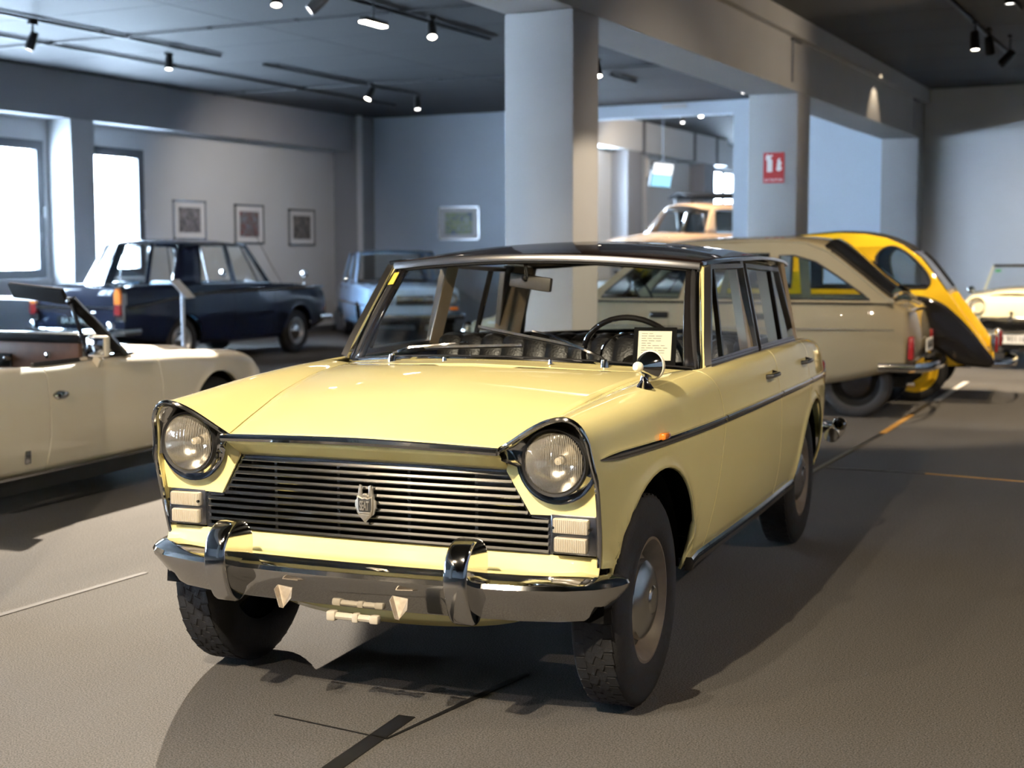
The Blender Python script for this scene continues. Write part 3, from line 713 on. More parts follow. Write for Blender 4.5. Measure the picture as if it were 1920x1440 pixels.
# roof
def rtop(u, v):
    t = u*2-1; at_ = abs(t)
    yf = 1.0+.075*at_**2.4; yr = 2.86-.30*at_**2.2; y = lerp(yf, yr, v)
    xe = pchip([(1.0, .640), (1.4, .676), (2.0, .684), (2.5, .665), (2.9, .62)], y)
    ze = pchip([(1.0, 1.352), (1.3, 1.366), (1.9, 1.372), (2.4, 1.355), (2.65, 1.325)], y)
    zc = pchip([(1.0, 1.378), (1.15, 1.405), (1.5, 1.435), (1.9, 1.443), (2.4, 1.427), (2.7, 1.395), (2.86, 1.36)], y)
    return (t*xe, y, ze+(zc-ze)*(1-at_**2.3))
ro = MB().grid(rtop, 36, 30).obj('roof', M_ROOF, hero, solid=.012, ang=60)
MB().grid(lambda u, v: tuple(a-b for a, b in zip(rtop(.04+.92*u, .03+.94*v), (0, 0, .03))), 16, 12).obj('headliner', M_BEIGE, hero)
MB().sweep([(wtop(t)[0]*1.012, wtop(t)[1]-.012, wtop(t)[2]+.008) for t in [i/20-1 for i in range(41)]], [(-.010, -.012), (.010, -.012), (.011, .003), (.005, .014), (-.010, .014)]).obj('roof_trim', M_GREYF, hero)
for s in (-1, 1):
    pts = [rtop(.5+s*.5, v/20) for v in range(21)]
    MB().sweep([(p[0]+s*.006, p[1], p[2]-.004) for p in pts], [(-.012, -.008), (.012, -.006), (.012, .006), (-.012, .008)]).obj('drip_rail', M_CHROME, hero)
# door window frames and panes: side plane leans in from the belt to the roof
def sp(s, y, z): return (s*(.738-.075*(z-.985)/.36), y, z)
def frame(parent, s, quad, w_=.026, n=6, mt=M_GREYF):
    P = [sp(s, *q) for q in quad]; path = []
    for i in range(len(P)):
        a, b = Vector(P[i]), Vector(P[(i+1) % len(P)])
        for k in range(n): path.append(tuple(a.lerp(b, k/n)))
    MB().sweep(path, [(-.009, -w_/2), (.009, -w_/2), (.009, w_/2), (-.009, w_/2)], up=(0, .0001, 1) if False else (s, 0, .25), closed=True).obj('window_frame', mt, parent, ang=30)
for i, s in enumerate((1, -1)):
    fq = [(.815, .998), (1.595, 1.002), (1.612, 1.335), (1.085, 1.337)]
    frame(FD[i], s, fq)
    MB().poly([sp(s, *q) for q in fq]).obj('window_pane', M_GLASS, FD[i])
    MB().bar(sp(s, 1.02, 1.0), sp(s, 1.135, 1.33), .018, .018, up=(s, 0, .25)).obj('vent_divider', M_BLACK, FD[i])
    MB().bar(sp(s, .82, .992), sp(s, 1.61, .992), .022, .026).obj('belt_trim', M_STEEL, FD[i])
    rq = [(1.665, 1.002), (2.39, 1.0), (2.31, 1.312), (1.672, 1.337)]
    frame(RD[i], s, rq)
    MB().poly([sp(s, *q) for q in rq]).obj('window_pane', M_GLASS, RD[i])
    MB().bar(sp(s, 2.12, 1.0), sp(s, 2.16, 1.32), .02, .02, up=(s, 0, .25)).obj('quarter_divider', M_BLACK, RD[i])
    MB().bar(sp(s, 1.65, .992), sp(s, 2.40, .992), .022, .026).obj('belt_trim', M_STEEL, RD[i])
    # centre post and rear quarter post
    pm = MB(); c0, c1 = sp(s, 1.63, .99), sp(s, 1.642, 1.355)
    pm.bar((c0[0]-s*.012, c0[1], c0[2]), (c1[0]-s*.012, c1[1], c1[2]), .05, .03, up=(s, 0, .25)).obj('b_pillar', M_GREYF, hero)
    cb = [(2.40, .985), (2.60, .972)]; ct = [(2.315, 1.335), (2.60, 1.322)]
    def cf(u, v, s=s):
        zb = lerp(cb[0][1], cb[1][1], u); zt = lerp(ct[0][1], ct[1][1], u); z = lerp(zb, zt, v); y = lerp(lerp(cb[0][0], cb[1][0], u), lerp(ct[0][0], ct[1][0], u), v)
        x = .738-.075*(z-.985)/.36-.05*u*u+.012*sin(pi*v)
        return (s*x, y, z)
    MB().grid(cf, 6, 8).obj('c_pillar', M_GREYF, hero, solid=.02)
    MB().bar((s*.700, 2.585, .972), (s*.63, 2.605, 1.32), .02, .016).obj('pillar_edge', M_YEL, hero)
    # door handles
    for par, y in ((FD[i], 1.60), (RD[i], 2.40)):
        h = MB(); x = B.side_x(y, .885)
        h.tube([(s*(x-.005), y-.07, .892), (s*(x+.022), y-.065, .895), (s*(x+.028), y, .897), (s*(x+.024), y+.06, .895), (s*(x-.005), y+.075, .893)], .010, 10)
        h.lathe([(.001, .02), (.012, .018), (.016, .0), (.02, -.012)], 12, 'x', (s*x, y+.065, .893))
        h.obj('door_handle', M_CAP, par)
# rear window
def rwb(t): return (.69*t, 3.03-.42*abs(t)**2.2, .985-.012*t*t)
def rwt(t): return (.62*t, 2.84-.28*abs(t)**2.2, 1.352-.035*t*t)
rw = empty('rear_window', (0, 0, 0), 0, hero)
def rwf(u, v): return tuple(lerp(a, b, v) for a, b in zip(rwb(u*2-1), rwt(u*2-1)))
MB().grid(rwf, 20, 6).obj('pane', M_GLASS, rw)
lp = [rwf(i/16, 0) for i in range(17)]+[rwf(1-i/16, 1) for i in range(17)]
MB().tube(lp, .012, 8, closed=True).obj('rubber_seal', M_RUBBER, rw)
# boot lid, rear face
def boot(u, v):
    t = u*2-1; y = lerp(3.05-.42*abs(t)**2.2, 3.36, v); sx = B.par('sx', max(y, 2.62)); sz = B.par('sz', y)
    return (t*sx, y, sz+.012*(1-t*t)+.004)
MB().grid(boot, 20, 12).obj('boot_lid', M_YEL, hero, solid=.01)
def rear(u, v):
    t = u*2-1; z = lerp(.42, .865, v); x = .70 if z < .80 else .70-.1*((z-.80)/.07)**2
    return (t*x, 3.37+.07*sin(pi*v)*(1-t*t*.3), z)
MB().grid(rear, 16, 8).obj('rear_panel', M_YEL, hero, solid=.01)
MB().tube([(-.80, 3.15, .46), (-.79, 3.42, .46), (-.70, 3.55, .46), (0, 3.62, .46), (.70, 3.55, .46), (.79, 3.42, .46), (.80, 3.15, .46)], .038, 12).obj('rear_bumper', M_CHROME, hero)
for s in (-1, 1):
    MB().lathe([(.001, .04), (.025, .035), (.036, .015), (.038, -.015), (.028, -.04)], 16, 'y', (s*.80, 3.40, .49)).obj('bumper_end', M_CHROME, hero)
    MB().box((s*.685, 3.40, .72), (.07, .05, .22), bev=.02).obj('tail_lamp', M_RED, hero)
# side mouldings in three lengths, sill mouldings
def sidestrip(y0, y1, z0, z1, s, parent, name='side_moulding', n=18, pointed=False):
    pth = []
    for i in range(n+1):
        y = lerp(y0, y1, i/n); z = lerp(z0, z1, i/n); pth.append((s*(B.side_x(y, z)+.003), y, z))
    sc = (lambda t: min(1, .15+t*10)) if pointed else None
    MB().sweep(pth, [(-.007, -.013), (.007, -.012), (.010, -.006), (.004, -.003), (.004, .003), (.010, .006), (.007, .012), (-.007, .013)], scale=sc).obj(name, M_CHROME, parent)
for i, s in enumerate((1, -1)):
    sidestrip(-.405, .785, .812, .803, s, hero, pointed=True)
    sidestrip(.80, 1.775, .803, .80, s, FD[i]); sidestrip(1.79, 2.51, .80, .795, s, RD[i]); sidestrip(2.53, 3.34, .795, .78, s, hero)
    pth = [(s*(B.side_x(y, .365)+.004), y, .352) for y in [lerp(.44, 2.24, k/16) for k in range(17)]]
    MB().sweep(pth, [(-.02, -.028), (.004, -.026), (.012, -.004), (.004, .002), (.010, .010), (.004, .018), (-.02, .018)]).obj('sill_moulding', M_CHROME, hero)
    x = B.side_x(.02, .815)
    MB().box((s*(x+.008), .075, .826), (.026, .062, .020), bev=.007).obj('side_repeater', M_AMBER, hero)
# grille, its yellow recess, slats
GZ = [(.528, .580), (.634, .580), (.640, .522), (.761, .449)]
def gx(z): return .578 if z < .637 else lerp(.519, .449, (z-.637)/.124)
gr = empty('grille', (0, -.372, .645), 0, hero)
for k in range(11):
    z = .536+.0218*k; x = gx(z)-.004
    bow = lambda t: -.375-.010*(1-t*t)
    MB().sweep([(x*t, bow(t)+.372+(.645-.645)-.0, z-.645) for t in [i/8-1 for i in range(17)]], [(-.010, -.0055), (.011, -.0055), (.0125, -.002), (.010, .005), (-.010, .0055)]).obj('slat', M_SATIN, gr)
for x in (-.34, -.12, .12, .34): MB().bar((x, .012, -.118), (x, .012, .118), .010, .006, up=(0, 1, 0)).obj('slat_support', M_STEEL, gr)
rad = MB().box((0, .12, 0), (1.0, .03, .26)); rad.obj('radiator', M_DARK, gr, smooth=False)
fin = MB()
for i in range(60): fin.box((.30+.0028*i, .10, .075), (.0012, .01, .07))
fo = fin.obj('radiator_fins', M_STEEL, gr, smooth=False); fo['kind'] = 'stuff'
MB().box((0, .30, -.02), (1.25, .02, .40)).obj('bulkhead', M_DARK, gr, smooth=False)
# thin chrome round the opening
op = [(-.578, .528), (.578, .528), (.578, .637), (.520, .640), (.449, .762), (-.449, .762), (-.520, .640), (-.578, .637)]
for a, b in zip(op, op[1:]+op[:1]):
    MB().bar((a[0], -.004, a[1]-.645), (b[0], -.004, b[1]-.645), .016, .007, up=(0, 1, 0)).obj('opening_trim', M_STEEL, gr)
# yellow nose: slope under the hood lip, cheek panels, valance
MB().grid(lambda u, v: (lerp(-1, 1, u)*lerp(.452, .452, v), lerp(-.474, -.374, v), lerp(.826, .766, v)), 12, 4).obj('nose_slope', M_YEL, hero, solid=.006, offset=0)
MB().sweep([((t)*.456, -.484, .8345+.0085*(1-abs(t)**1.45)) for t in [i/10-1 for i in range(21)]], [(-.010, -.012), (.006, -.013), (.012, -.004), (.009, .006), (-.006, .008)]).obj('hood_chrome_lip', M_CHROME, hero)
for s in (-1, 1):
    ck = [(.449, .765), (.521, .642), (.725, .648), (.737, .74), (.735, .80)]+[(.610+.112*cos(radians(a)), .803+.112*sin(radians(a))) for a in range(-10, -181, -10)]+[(.455, .81)]
    v, fcs = plate_mesh([ck], .008)
    m = MB().add([(s*p[0], -.385+p[2]-.10*(p[1]-.65)*.6, p[1]) for p in v], fcs); m.obj('cheek_panel', M_YEL, hero, smooth=False)
MB().grid(lambda u, v: (lerp(-1, 1, u)*.728, lerp(-.372, -.40, v)-.012*(1-(2*u-1)**2), lerp(.526, .462, v)), 16, 3).obj('valance', M_YEL, hero, solid=.006, offset=0)
def apron(u, v):
    t = u*2-1; z = lerp(.475, .30-.065*(1-t*t)+.09*abs(t)**6, v)
    return (t*lerp(.72, .60, v), -.39+.16*v*v+.02*t*t, z)
MB().grid(apron, 24, 8).obj('apron', M_YEL, hero, solid=.006)
# chrome pods round the headlamps
HL = (.610, -.438, .803); HR = .088
front = [B.point(-.46, r) for r in [1*i/8 for i in range(2, 9)]+[1+i/8 for i in range(1, 9)]+[2+i/10 for i in range(1, 11)]]
outline = [(p[0]-.003, p[1]-.006, p[2]-.003) for p in front if p[2] > .735]
arc = []
for k in range(17):
    a = radians(190+ (342-190)*k/16); arc.append((HL[0]+.123*cos(a), -.415, HL[2]+.123*sin(a)))
full = outline+[(.462, -.468, .805)]+arc
for s in (-1, 1):
    hp = empty('headlight_pod', (0, 0, 0), 0, hero)
    m = MB(); n = len(full)
    def rp(p):
        a = atan2(p[2]-HL[2], p[0]-HL[0]); return a
    rings = []
    for t in (0, .12, .5, .85, 1.0):
        ring = []
        for p in full:
            a = rp(p); q = (HL[0]+.099*cos(a), HL[1]+.012, HL[2]+.099*sin(a))
            dp = {0: 0, .12: .012, .5: .012, .85: .004, 1.0: 0}[t]
            ring.append((s*lerp(p[0], q[0], t), lerp(p[1], q[1], t)+dp, lerp(p[2], q[2], t)))
        rings.append(ring)
    m.v = [p for r in rings for p in r]
    m.f = [(j*n+i, j*n+(i+1) % n, (j+1)*n+(i+1) % n, (j+1)*n+i) for j in range(4) for i in range(n)]; m.m = [0]*len(m.f)
    m.obj('pod_dish', M_CHROME, hp, ang=50)
    edge_ = [(s*p[0], p[1]-.002, p[2]) for p in outline]
    low = [(s*(B.side_x(-.46, z)-.001), B.wy(-.46, z)-.004, z) for z in (.50, .56, .62, .68, .72)]
    MB().tube(low+edge_+[(s*.455, -.482, .828)], .0075, 8).obj('pod_rim', M_CHROME, hp)
    MB().lathe([(.089, 0), (.096, -.006), (.099, .006), (.099, .02)], 40, 'y', (s*HL[0], HL[1], HL[2])).obj('lamp_gasket', M_RUBBER, hp)
    headlamp(hero, (s*HL[0], HL[1]-.002, HL[2]), HR, -1, bezel=False, depth=.06)
# twin front indicators
for s in (-1, 1):
    ind = empty('front_indicator', (s*.652, -.388, .591), 0, hero)
    fr = MB(); fr.box((0, .012, 0), (.140, .03, .116), bev=.006).obj('housing', M_STEEL, ind)
    for k, z in enumerate((.027, -.027)):
        m = MB(); w_ = .108 if k == 0 else .100
        m.box((-s*.004, -.012, z), (w_, .022, .044), bev=.006)
        m.obj('lens', M_WHITELENS, ind)
        rb = MB()
        for q in range(18): rb.box((-s*.004-w_*.46+q*w_*.92/17, -.0235, z), (.0022, .003, .036))
        ro_ = rb.obj('lens_rib', M_WHITELENS, ind, smooth=False); ro_['kind'] = 'stuff'
    for x in (-.055, .055): MB().lathe([(.001, -.026), (.004, -.026), (.0045, -.02)], 10, 'y', (x, 0, .022)).obj('screw', M_DARK, ind)
# bumper with overriders, plate brackets
bp = [(0, -.575), (.18, -.572), (.36, -.562), (.54, -.540), (.66, -.505), (.735, -.458), (.770, -.415), (.789, -.375), (.797, -.34), (.797, -.315), (.790, -.297)]
bpath = [(-x, y, .43) for x, y in bp[::-1]]+[(x, y, .43) for x, y in bp[1:]]
# path runs from -x to +x, so the side vector (tangent x up) points forwards
bprof = [(-.115, .046), (-.085, .057), (-.03, .050), (-.007, .036), (0, .024), (-.003, .012), (-.036, -.03), (-.068, -.072), (-.08, -.083), (-.11, -.086)]
def smooth_pts(pts, n=3):
    out = []; k = len(pts)
    for i in range(k):
        p0, p1, p2, p3 = pts[(i-1) % k], pts[i], pts[(i+1) % k], pts[(i+2) % k]
        for j in range(n):
            t = j/n
            out.append(tuple(.5*((2*b)+(-a+c)*t+(2*a-5*b+4*c-d)*t*t+(-a+3*b-3*c+d)*t**3) for a, b, c, d in zip(p0, p1, p2, p3)))
    return out
bu = MB().sweep(bpath, bprof, scale=lambda t: 1-.08*max(0, (abs(t-.5)-.25)/.25)-.30*max(0, (abs(t-.5)-.40)/.10)**2).obj('front_bumper', M_CHROME, hero, ang=28)
for s in (-1, 1):
    v, fcs = plate_mesh([smooth_pts([(-.485, .535), (-.52, .575), (-.570, .578), (-.612, .550), (-.630, .50), (-.625, .45), (-.602, .395), (-.578, .366), (-.545, .362), (-.515, .40), (-.49, .47)])], .072, .012, 2)
    MB().add([(s*.39+p[2], p[0], p[1]) for p in v], fcs).obj('overrider', M_CHROME, bu, ang=50)
M_RUST = mat('worn_bracket_metal', (0.36, 0.31, 0.25), 0.45, 0.6, noise=0.45, nscale=60)
for k, s in enumerate((-1, 1)):
    m = MB().prism([(s*.19-.028, -.565, .412), (s*.19+.024, -.568, .408), (s*.19+.028, -.582, .380), (s*.19+.004, -.590, .350), (s*.19-.010, -.588, .362)], (0, .004, 0))
    m.prism([(s*.19-.028, -.565, .412), (s*.19-.024, -.592, .405), (s*.19-.004, -.598, .354), (s*.19+.004, -.590, .350)], (.003, 0, 0))
    m.obj('plate_bracket', M_RUST, bu, smooth=False)
tb = MB().tube([(-.075, -.50, .318), (.075, -.50, .318)], .011, 8); tb.box((-.07, -.50, .318), (.03, .03, .03), bev=.006); tb.box((.01, -.50, .318), (.022, .028, .028), bev=.006); tb.box((.072, -.50, .318), (.03, .026, .026), bev=.006)
tb.obj('tow_bar', M_WHITELENS, hero)
# emblem: winged shield with its letters
em = empty('grille_emblem', (-.002, -.412, .647), 0, hero); em['label'] = 'silver winged shield with raised letters'; em.scale = (.84, 1, 1)
def plate_y(outl, th, dy, name, mt, par, dx=0, dz=0):
    v, fcs = plate_mesh(outl, th, min(.0015, th*.3))
    MB().add([(p[0]+dx, -p[2]+dy, p[1]+dz) for p in v], fcs).obj(name, mt, par)
M_SILV = mat('worn_silver', (0.62, 0.58, 0.50), 0.35, 0.85, noise=0.2, nscale=80)
sh = [(-.030, .018), (-.012, .012), (0, .015), (.012, .012), (.030, .018), (.029, -.02), (.024, -.038), (.012, -.048), (0, -.058), (-.012, -.048), (-.024, -.038), (-.029, -.02)]
plate_y([sh], .010, 0, 'shield', M_SILV, em)
plate_y([[(p[0]*.83, p[1]*.83-.001) for p in sh]], .004, -.0045, 'shield_field', M_INK, em)
v, fcs = text_mesh('SEAT', .020, .003, .0004, space=.86)
MB().add([(p[0]*.95, -.0075-p[2], p[1]*2.0-.010) for p in v], fcs).obj('lettering', M_SILV, em, smooth=False)
plate_y([[(-.020, -.036), (.020, -.036), (.011, -.044), (0, -.052), (-.011, -.044)]], .005, -.006, 'shield_foot', M_SILV, em)
plate_y([[(-.022, -.029), (.022, -.029), (.022, -.032), (-.022, -.032)]], .005, -.006, 'shield_bar', M_SILV, em)
plate_y([[(-.012, .020), (-.006, .026), (.006, .026), (.012, .020), (.006, .014), (-.006, .014)]], .012, .002, 'eagle_head', M_SILV, em)
for s in (-1, 1):
    for k in range(5):
        o_ = [(s*(.013+.0045*k), .012), (s*(.0175+.0045*k), .010-.006*k), (s*(.026+.0042*k), .030-.012*k), (s*(.022+.003*k), .052-.011*k), (s*(.016+.004*k), .050-.012*k)]
        plate_y([o_ if s > 0 else o_[::-1]], .008-.0008*k, .002+.001*k, 'wing_feather', M_SILV, em)
    plate_y([[(s*.030, .012), (s*.040, .004), (s*.041, -.012), (s*.036, -.020), (s*.033, -.032), (s*.028, -.036)][::s]], .007, .004, 'wing_side', M_SILV, em)
# wipers
def wiper(px, pts, blade):
    wp = empty('wiper', (0, 0, 0), 0, hero)
    MB().lathe([(.001, .024), (.010, .022), (.014, .008), (.016, -.006)], 14, 'z', px).obj('pivot', M_CHROME, wp)
    MB().sweep(pts, [(-.007, -.003), (.007, -.003), (.005, .004), (-.005, .004)], scale=lambda t: 1.15-.5*t).obj('arm', M_CHROME, wp)
    m = MB(); m.bar(blade[0], blade[1], .006, .009)
    m.obj('blade', M_STEEL, wp); MB().bar((blade[0][0], blade[0][1]+.007, blade[0][2]-.006), (blade[1][0], blade[1][1]+.007, blade[1][2]-.006), .004, .010).obj('blade_rubber', M_RUBBER, wp)
def onws(x, v):
    t = x/lerp(.706, .628, v); p = wsf(.5+t/2, v); return (p[0], p[1]-.016, p[2]+.006)
wiper((.417, .600, .995), [(.417, .600, 1.012), (.405, .60, 1.025), (.33, .60, 1.055), onws(.20, .235), onws(.12, .27)], (onws(.32, .14), onws(-.10, .305)))
wiper((-.417, .600, .995), [(-.417, .600, 1.010), (-.405, .592, 1.022), (-.34, .59, 1.045), onws(-.24, .125), onws(-.12, .15)], (onws(-.30, .105), onws(.10, .135)))
for x in (-.17, .24): MB().lathe([(.001, .012), (.006, .010), (.008, -.004)], 10, 'z', (x, .53, 1.006)).obj('washer_nozzle', M_CHROME, hero)
# bullet mirror on the fender
mi = empty('fender_mirror', (.705, .125, .968), 0, hero)
MB().lathe([(.030, 0), (.024, .008), (.014, .022), (.011, .045), (.013, .06)], 16, 'z').obj('stalk', M_CHROME, mi)
mo = Matrix.Translation((.010, .012, .070)) @ Matrix.Rotation(radians(-14), 4, 'Z') @ Matrix.Scale(.84, 4)
MB().lathe([(.012, -.075), (.026, -.055), (.040, -.030), (.050, -.005), (.054, .012)], 28, 'y').xf(mo).obj('mirror_shell', M_CHROME, mi)
MB().lathe([(.054, .010), (.057, .012), (.057, .024), (.050, .028), (.047, .024)], 28, 'y').xf(mo).obj('mirror_ring', M_PAPER, mi)
MB().lathe([(.001, .024), (.048, .024)], 28, 'y').xf(mo).obj('mirror_glass', M_CHROME, mi)
MB().lathe([(.001, -.098), (.010, -.096), (.018, -.087), (.020, -.078), (.018, -.068), (.012, -.062)], 20, 'y').xf(mo).obj('mirror_tip', M_PAPER, mi)
# small yellow sticker in the windscreen corner
st = [onws(-.625, .93), onws(-.600, .93), onws(-.605, .80), onws(-.635, .80)]
MB().prism(st, (0, .002, 0)).obj('windshield_sticker', mat('sticker_yellow', (0.75, 0.52, 0.05), .6), ws, smooth=False)
# cabin
MB().box((0, 1.9, .36), (1.42, 2.6, .06)).obj('cabin_floor', M_DARK, hero, smooth=False)
def dash(u, v):
    t = u*2-1; prof = [(.60, .962), (.80, .972), (.95, .968), (1.0, .945), (1.01, .88), (.98, .75), (.96, .55)]
    y = pchip([(i/6, p[0]) for i, p in enumerate(prof)], v); z = pchip([(i/6, p[1]) for i, p in enumerate(prof)], v)
    return (t*.70, y+.12*t*t*(1-v), z-.006*t*t)
MB().grid(dash, 14, 18).obj('dashboard', M_LEATHER, hero)
def bench(y, z0, z1, w_, th, name, n=13):
    b_ = empty(name, (0, 0, 0), 0, hero)
    pw = w_*2/n
    for k in range(n):
        m = MB()
        x0 = -w_+pw*k
        def f(u, v, x0=x0):
            a = 2*pi*v; r = .5; bulge = sin(pi*u)**.5
            zz = (z0+z1)/2+(z1-z0)/2*sin(a)*(.94+.06*bulge) if True else 0
            yy_ = y+th/2*(abs(cos(a))**.5*(1 if cos(a) > 0 else -1))*(.86+.14*bulge)+(zz-z0)*.22
            return (x0+pw*u, yy_, zz)
        m.grid(f, 8, 24).obj('pleat', M_LEATHER, b_)
    return b_
bench(1.46, .50, 1.045, .66, .13, 'front_seat')
MB().box((0, 1.28, .48), (1.32, .56, .16), bev=.05).obj('front_seat_cushion', M_LEATHER, hero)
bench(2.42, .50, 1.0, .66, .14, 'rear_seat')
MB().box((0, 2.22, .48), (1.32, .52, .16), bev=.05).obj('rear_seat_cushion', M_LEATHER, hero)
MB().box((0, 2.78, .965), (1.25, .36, .02)).obj('parcel_shelf', M_LEATHER, hero, smooth=False)
for s in (-1, 1):
    MB().box((s*.72, 1.55, .75), (.03, 1.7, .42)).obj('door_card', M_LEATHER, hero, smooth=False)
    MB().bar((s*.690, 2.40, .985), (s*.62, 2.42, 1.33), .035, .13).obj('pillar_trim', M_BEIGE, hero)
    MB().bar((s*.705, 1.585, .99), (s*.635, 1.635, 1.335), .03, .05).obj('pillar_trim', M_BEIGE, hero)
    MB().box((s*.60, .12, .55), (.12, .8, .45)).obj('engine_bay_wall', M_DARK, hero, smooth=False)
    for y in (0.02, 2.65):
        MB().lathe([(.405, s*.74), (.405, s*.46), (.02, s*.46)], 24, 'x', (0, y, .32), a0=.05, a1=pi-.05).obj('wheel_well', M_DARK, hero)
MB().box((0, 1.55, .30), (1.0, 3.4, .06)).obj('underbody', M_DARK, hero, smooth=False)
# steering wheel
sw = empty('steering_wheel', (.36, 1.14, .965), 0, hero); sw.rotation_euler = (radians(-62), 0, 0)
MB().lathe([(.205+.011*cos(a), .011*sin(a)) for a in [2*pi*i/10 for i in range(11)]], 40).obj('wheel_rim', M_BLACK, sw)
MB().lathe([(.135+.005*cos(a), .005*sin(a)) for a in [2*pi*i/8 for i in range(9)]], 32).obj('horn_ring', M_CHROME, sw)
for a in (0, pi): MB().tube([(.03*cos(a), .03*sin(a), -.02), (.2*cos(a), .2*sin(a), 0)], .010).obj('wheel_spoke', M_BLACK, sw)
for i in range(20):
    a = pi*(i+.5)/20; MB().lathe([(.001, .014), (.004, .012)], 6, 'z', (.205*cos(a), .205*sin(a), 0)).obj('rim_stud', M_CHROME, sw)
MB().lathe([(.001, .02), (.03, .015), (.045, -.02), (.03, -.3)], 16).obj('steering_column', M_BLACK, sw)
# interior mirror
im = empty('interior_mirror', (-.075, 1.12, 1.29), 0, hero); im.rotation_euler = (0, radians(7), radians(-8))
MB().box((0.015, 0, -.012), (.185, .024, .056), bev=.006).obj('mirror_body', mat('grey_plastic', (0.06, 0.055, 0.05), .5), im)
MB().tube([(0, -.01, .0), (0, -.03, .05), (-.01, -.02, .085)], .008).obj('mirror_stem', M_STEEL, im)
MB().lathe([(.001, -.018), (.011, -.014), (.012, .0)], 12, 'y', (-.005, -.012, .004)).obj('mirror_joint', M_BLACK, im)
MB().box((-.075, -.02, .068), (.03, .012, .022), bev=.004).obj('visor_clip', M_CHROME, im)
# wheels
add_wheels(hero, [(.688, 0, .325), (-.688, 0, .325), (.665, 2.65, .325), (-.665, 2.65, .325)], .325, .165, .190, M_RIMC, M_CAP)
# card propped on the dashboard (a thing of its own)
cd = tag(empty('information_card', H(.505, .915, .978)), 'cream printed card in black frame propped on the yellow car dashboard', 'card')
cd.rotation_euler = (radians(-18), 0, HERO_ROT+radians(8))
MB().box((0, 0, .070), (.160, .006, .146)).obj('frame', M_DARK, cd, smooth=False)
MB().box((0, -.0035, .072), (.124, .003, .112)).obj('paper', M_PAPER, cd, smooth=False)
ln = MB(); rnd = random.Random(3)
for k in range(11):
    n = rnd.randint(2, 4); x = -.05
    for q in range(n):
        L = rnd.uniform(.012, .03)
        if x+L < .055: ln.box((x+L/2, -.0054, .118-k*.0092), (L, .0006, .0016)); x += L+.005
lo = ln.obj('printed_line', M_INK, cd, smooth=False); lo['kind'] = 'stuff'
# ================================================================ the other cars
M_RIMS = mat('painted_steel_rim', (0.42, 0.42, 0.42), 0.35, 0.6)
M_TAN = mat('tan_leather', (0.25, 0.13, 0.07), 0.45)
M_BLUELEATHER = mat('blue_leather', (0.05, 0.13, 0.22), 0.45)
def cap_mb(Bd, y, bulge, r1=2.0, n=12, k=10):
    rows = [r1*i/n for i in range(n+1)]
    def fn(u, v):
        x, yy, z = Bd.point(y, rows[min(n, int(round(v*n)))]); t = u*2-1
        return (x*t, yy+bulge*(1-abs(t)**3)*(sin(pi*min(1, .12+v*.80))**.7), z)
    return MB().grid(fn, k*2, n)
def quad_glass(name, pts, parent, m=None): return MB().poly(pts).obj(name, m or M_GLASS, parent, smooth=False)

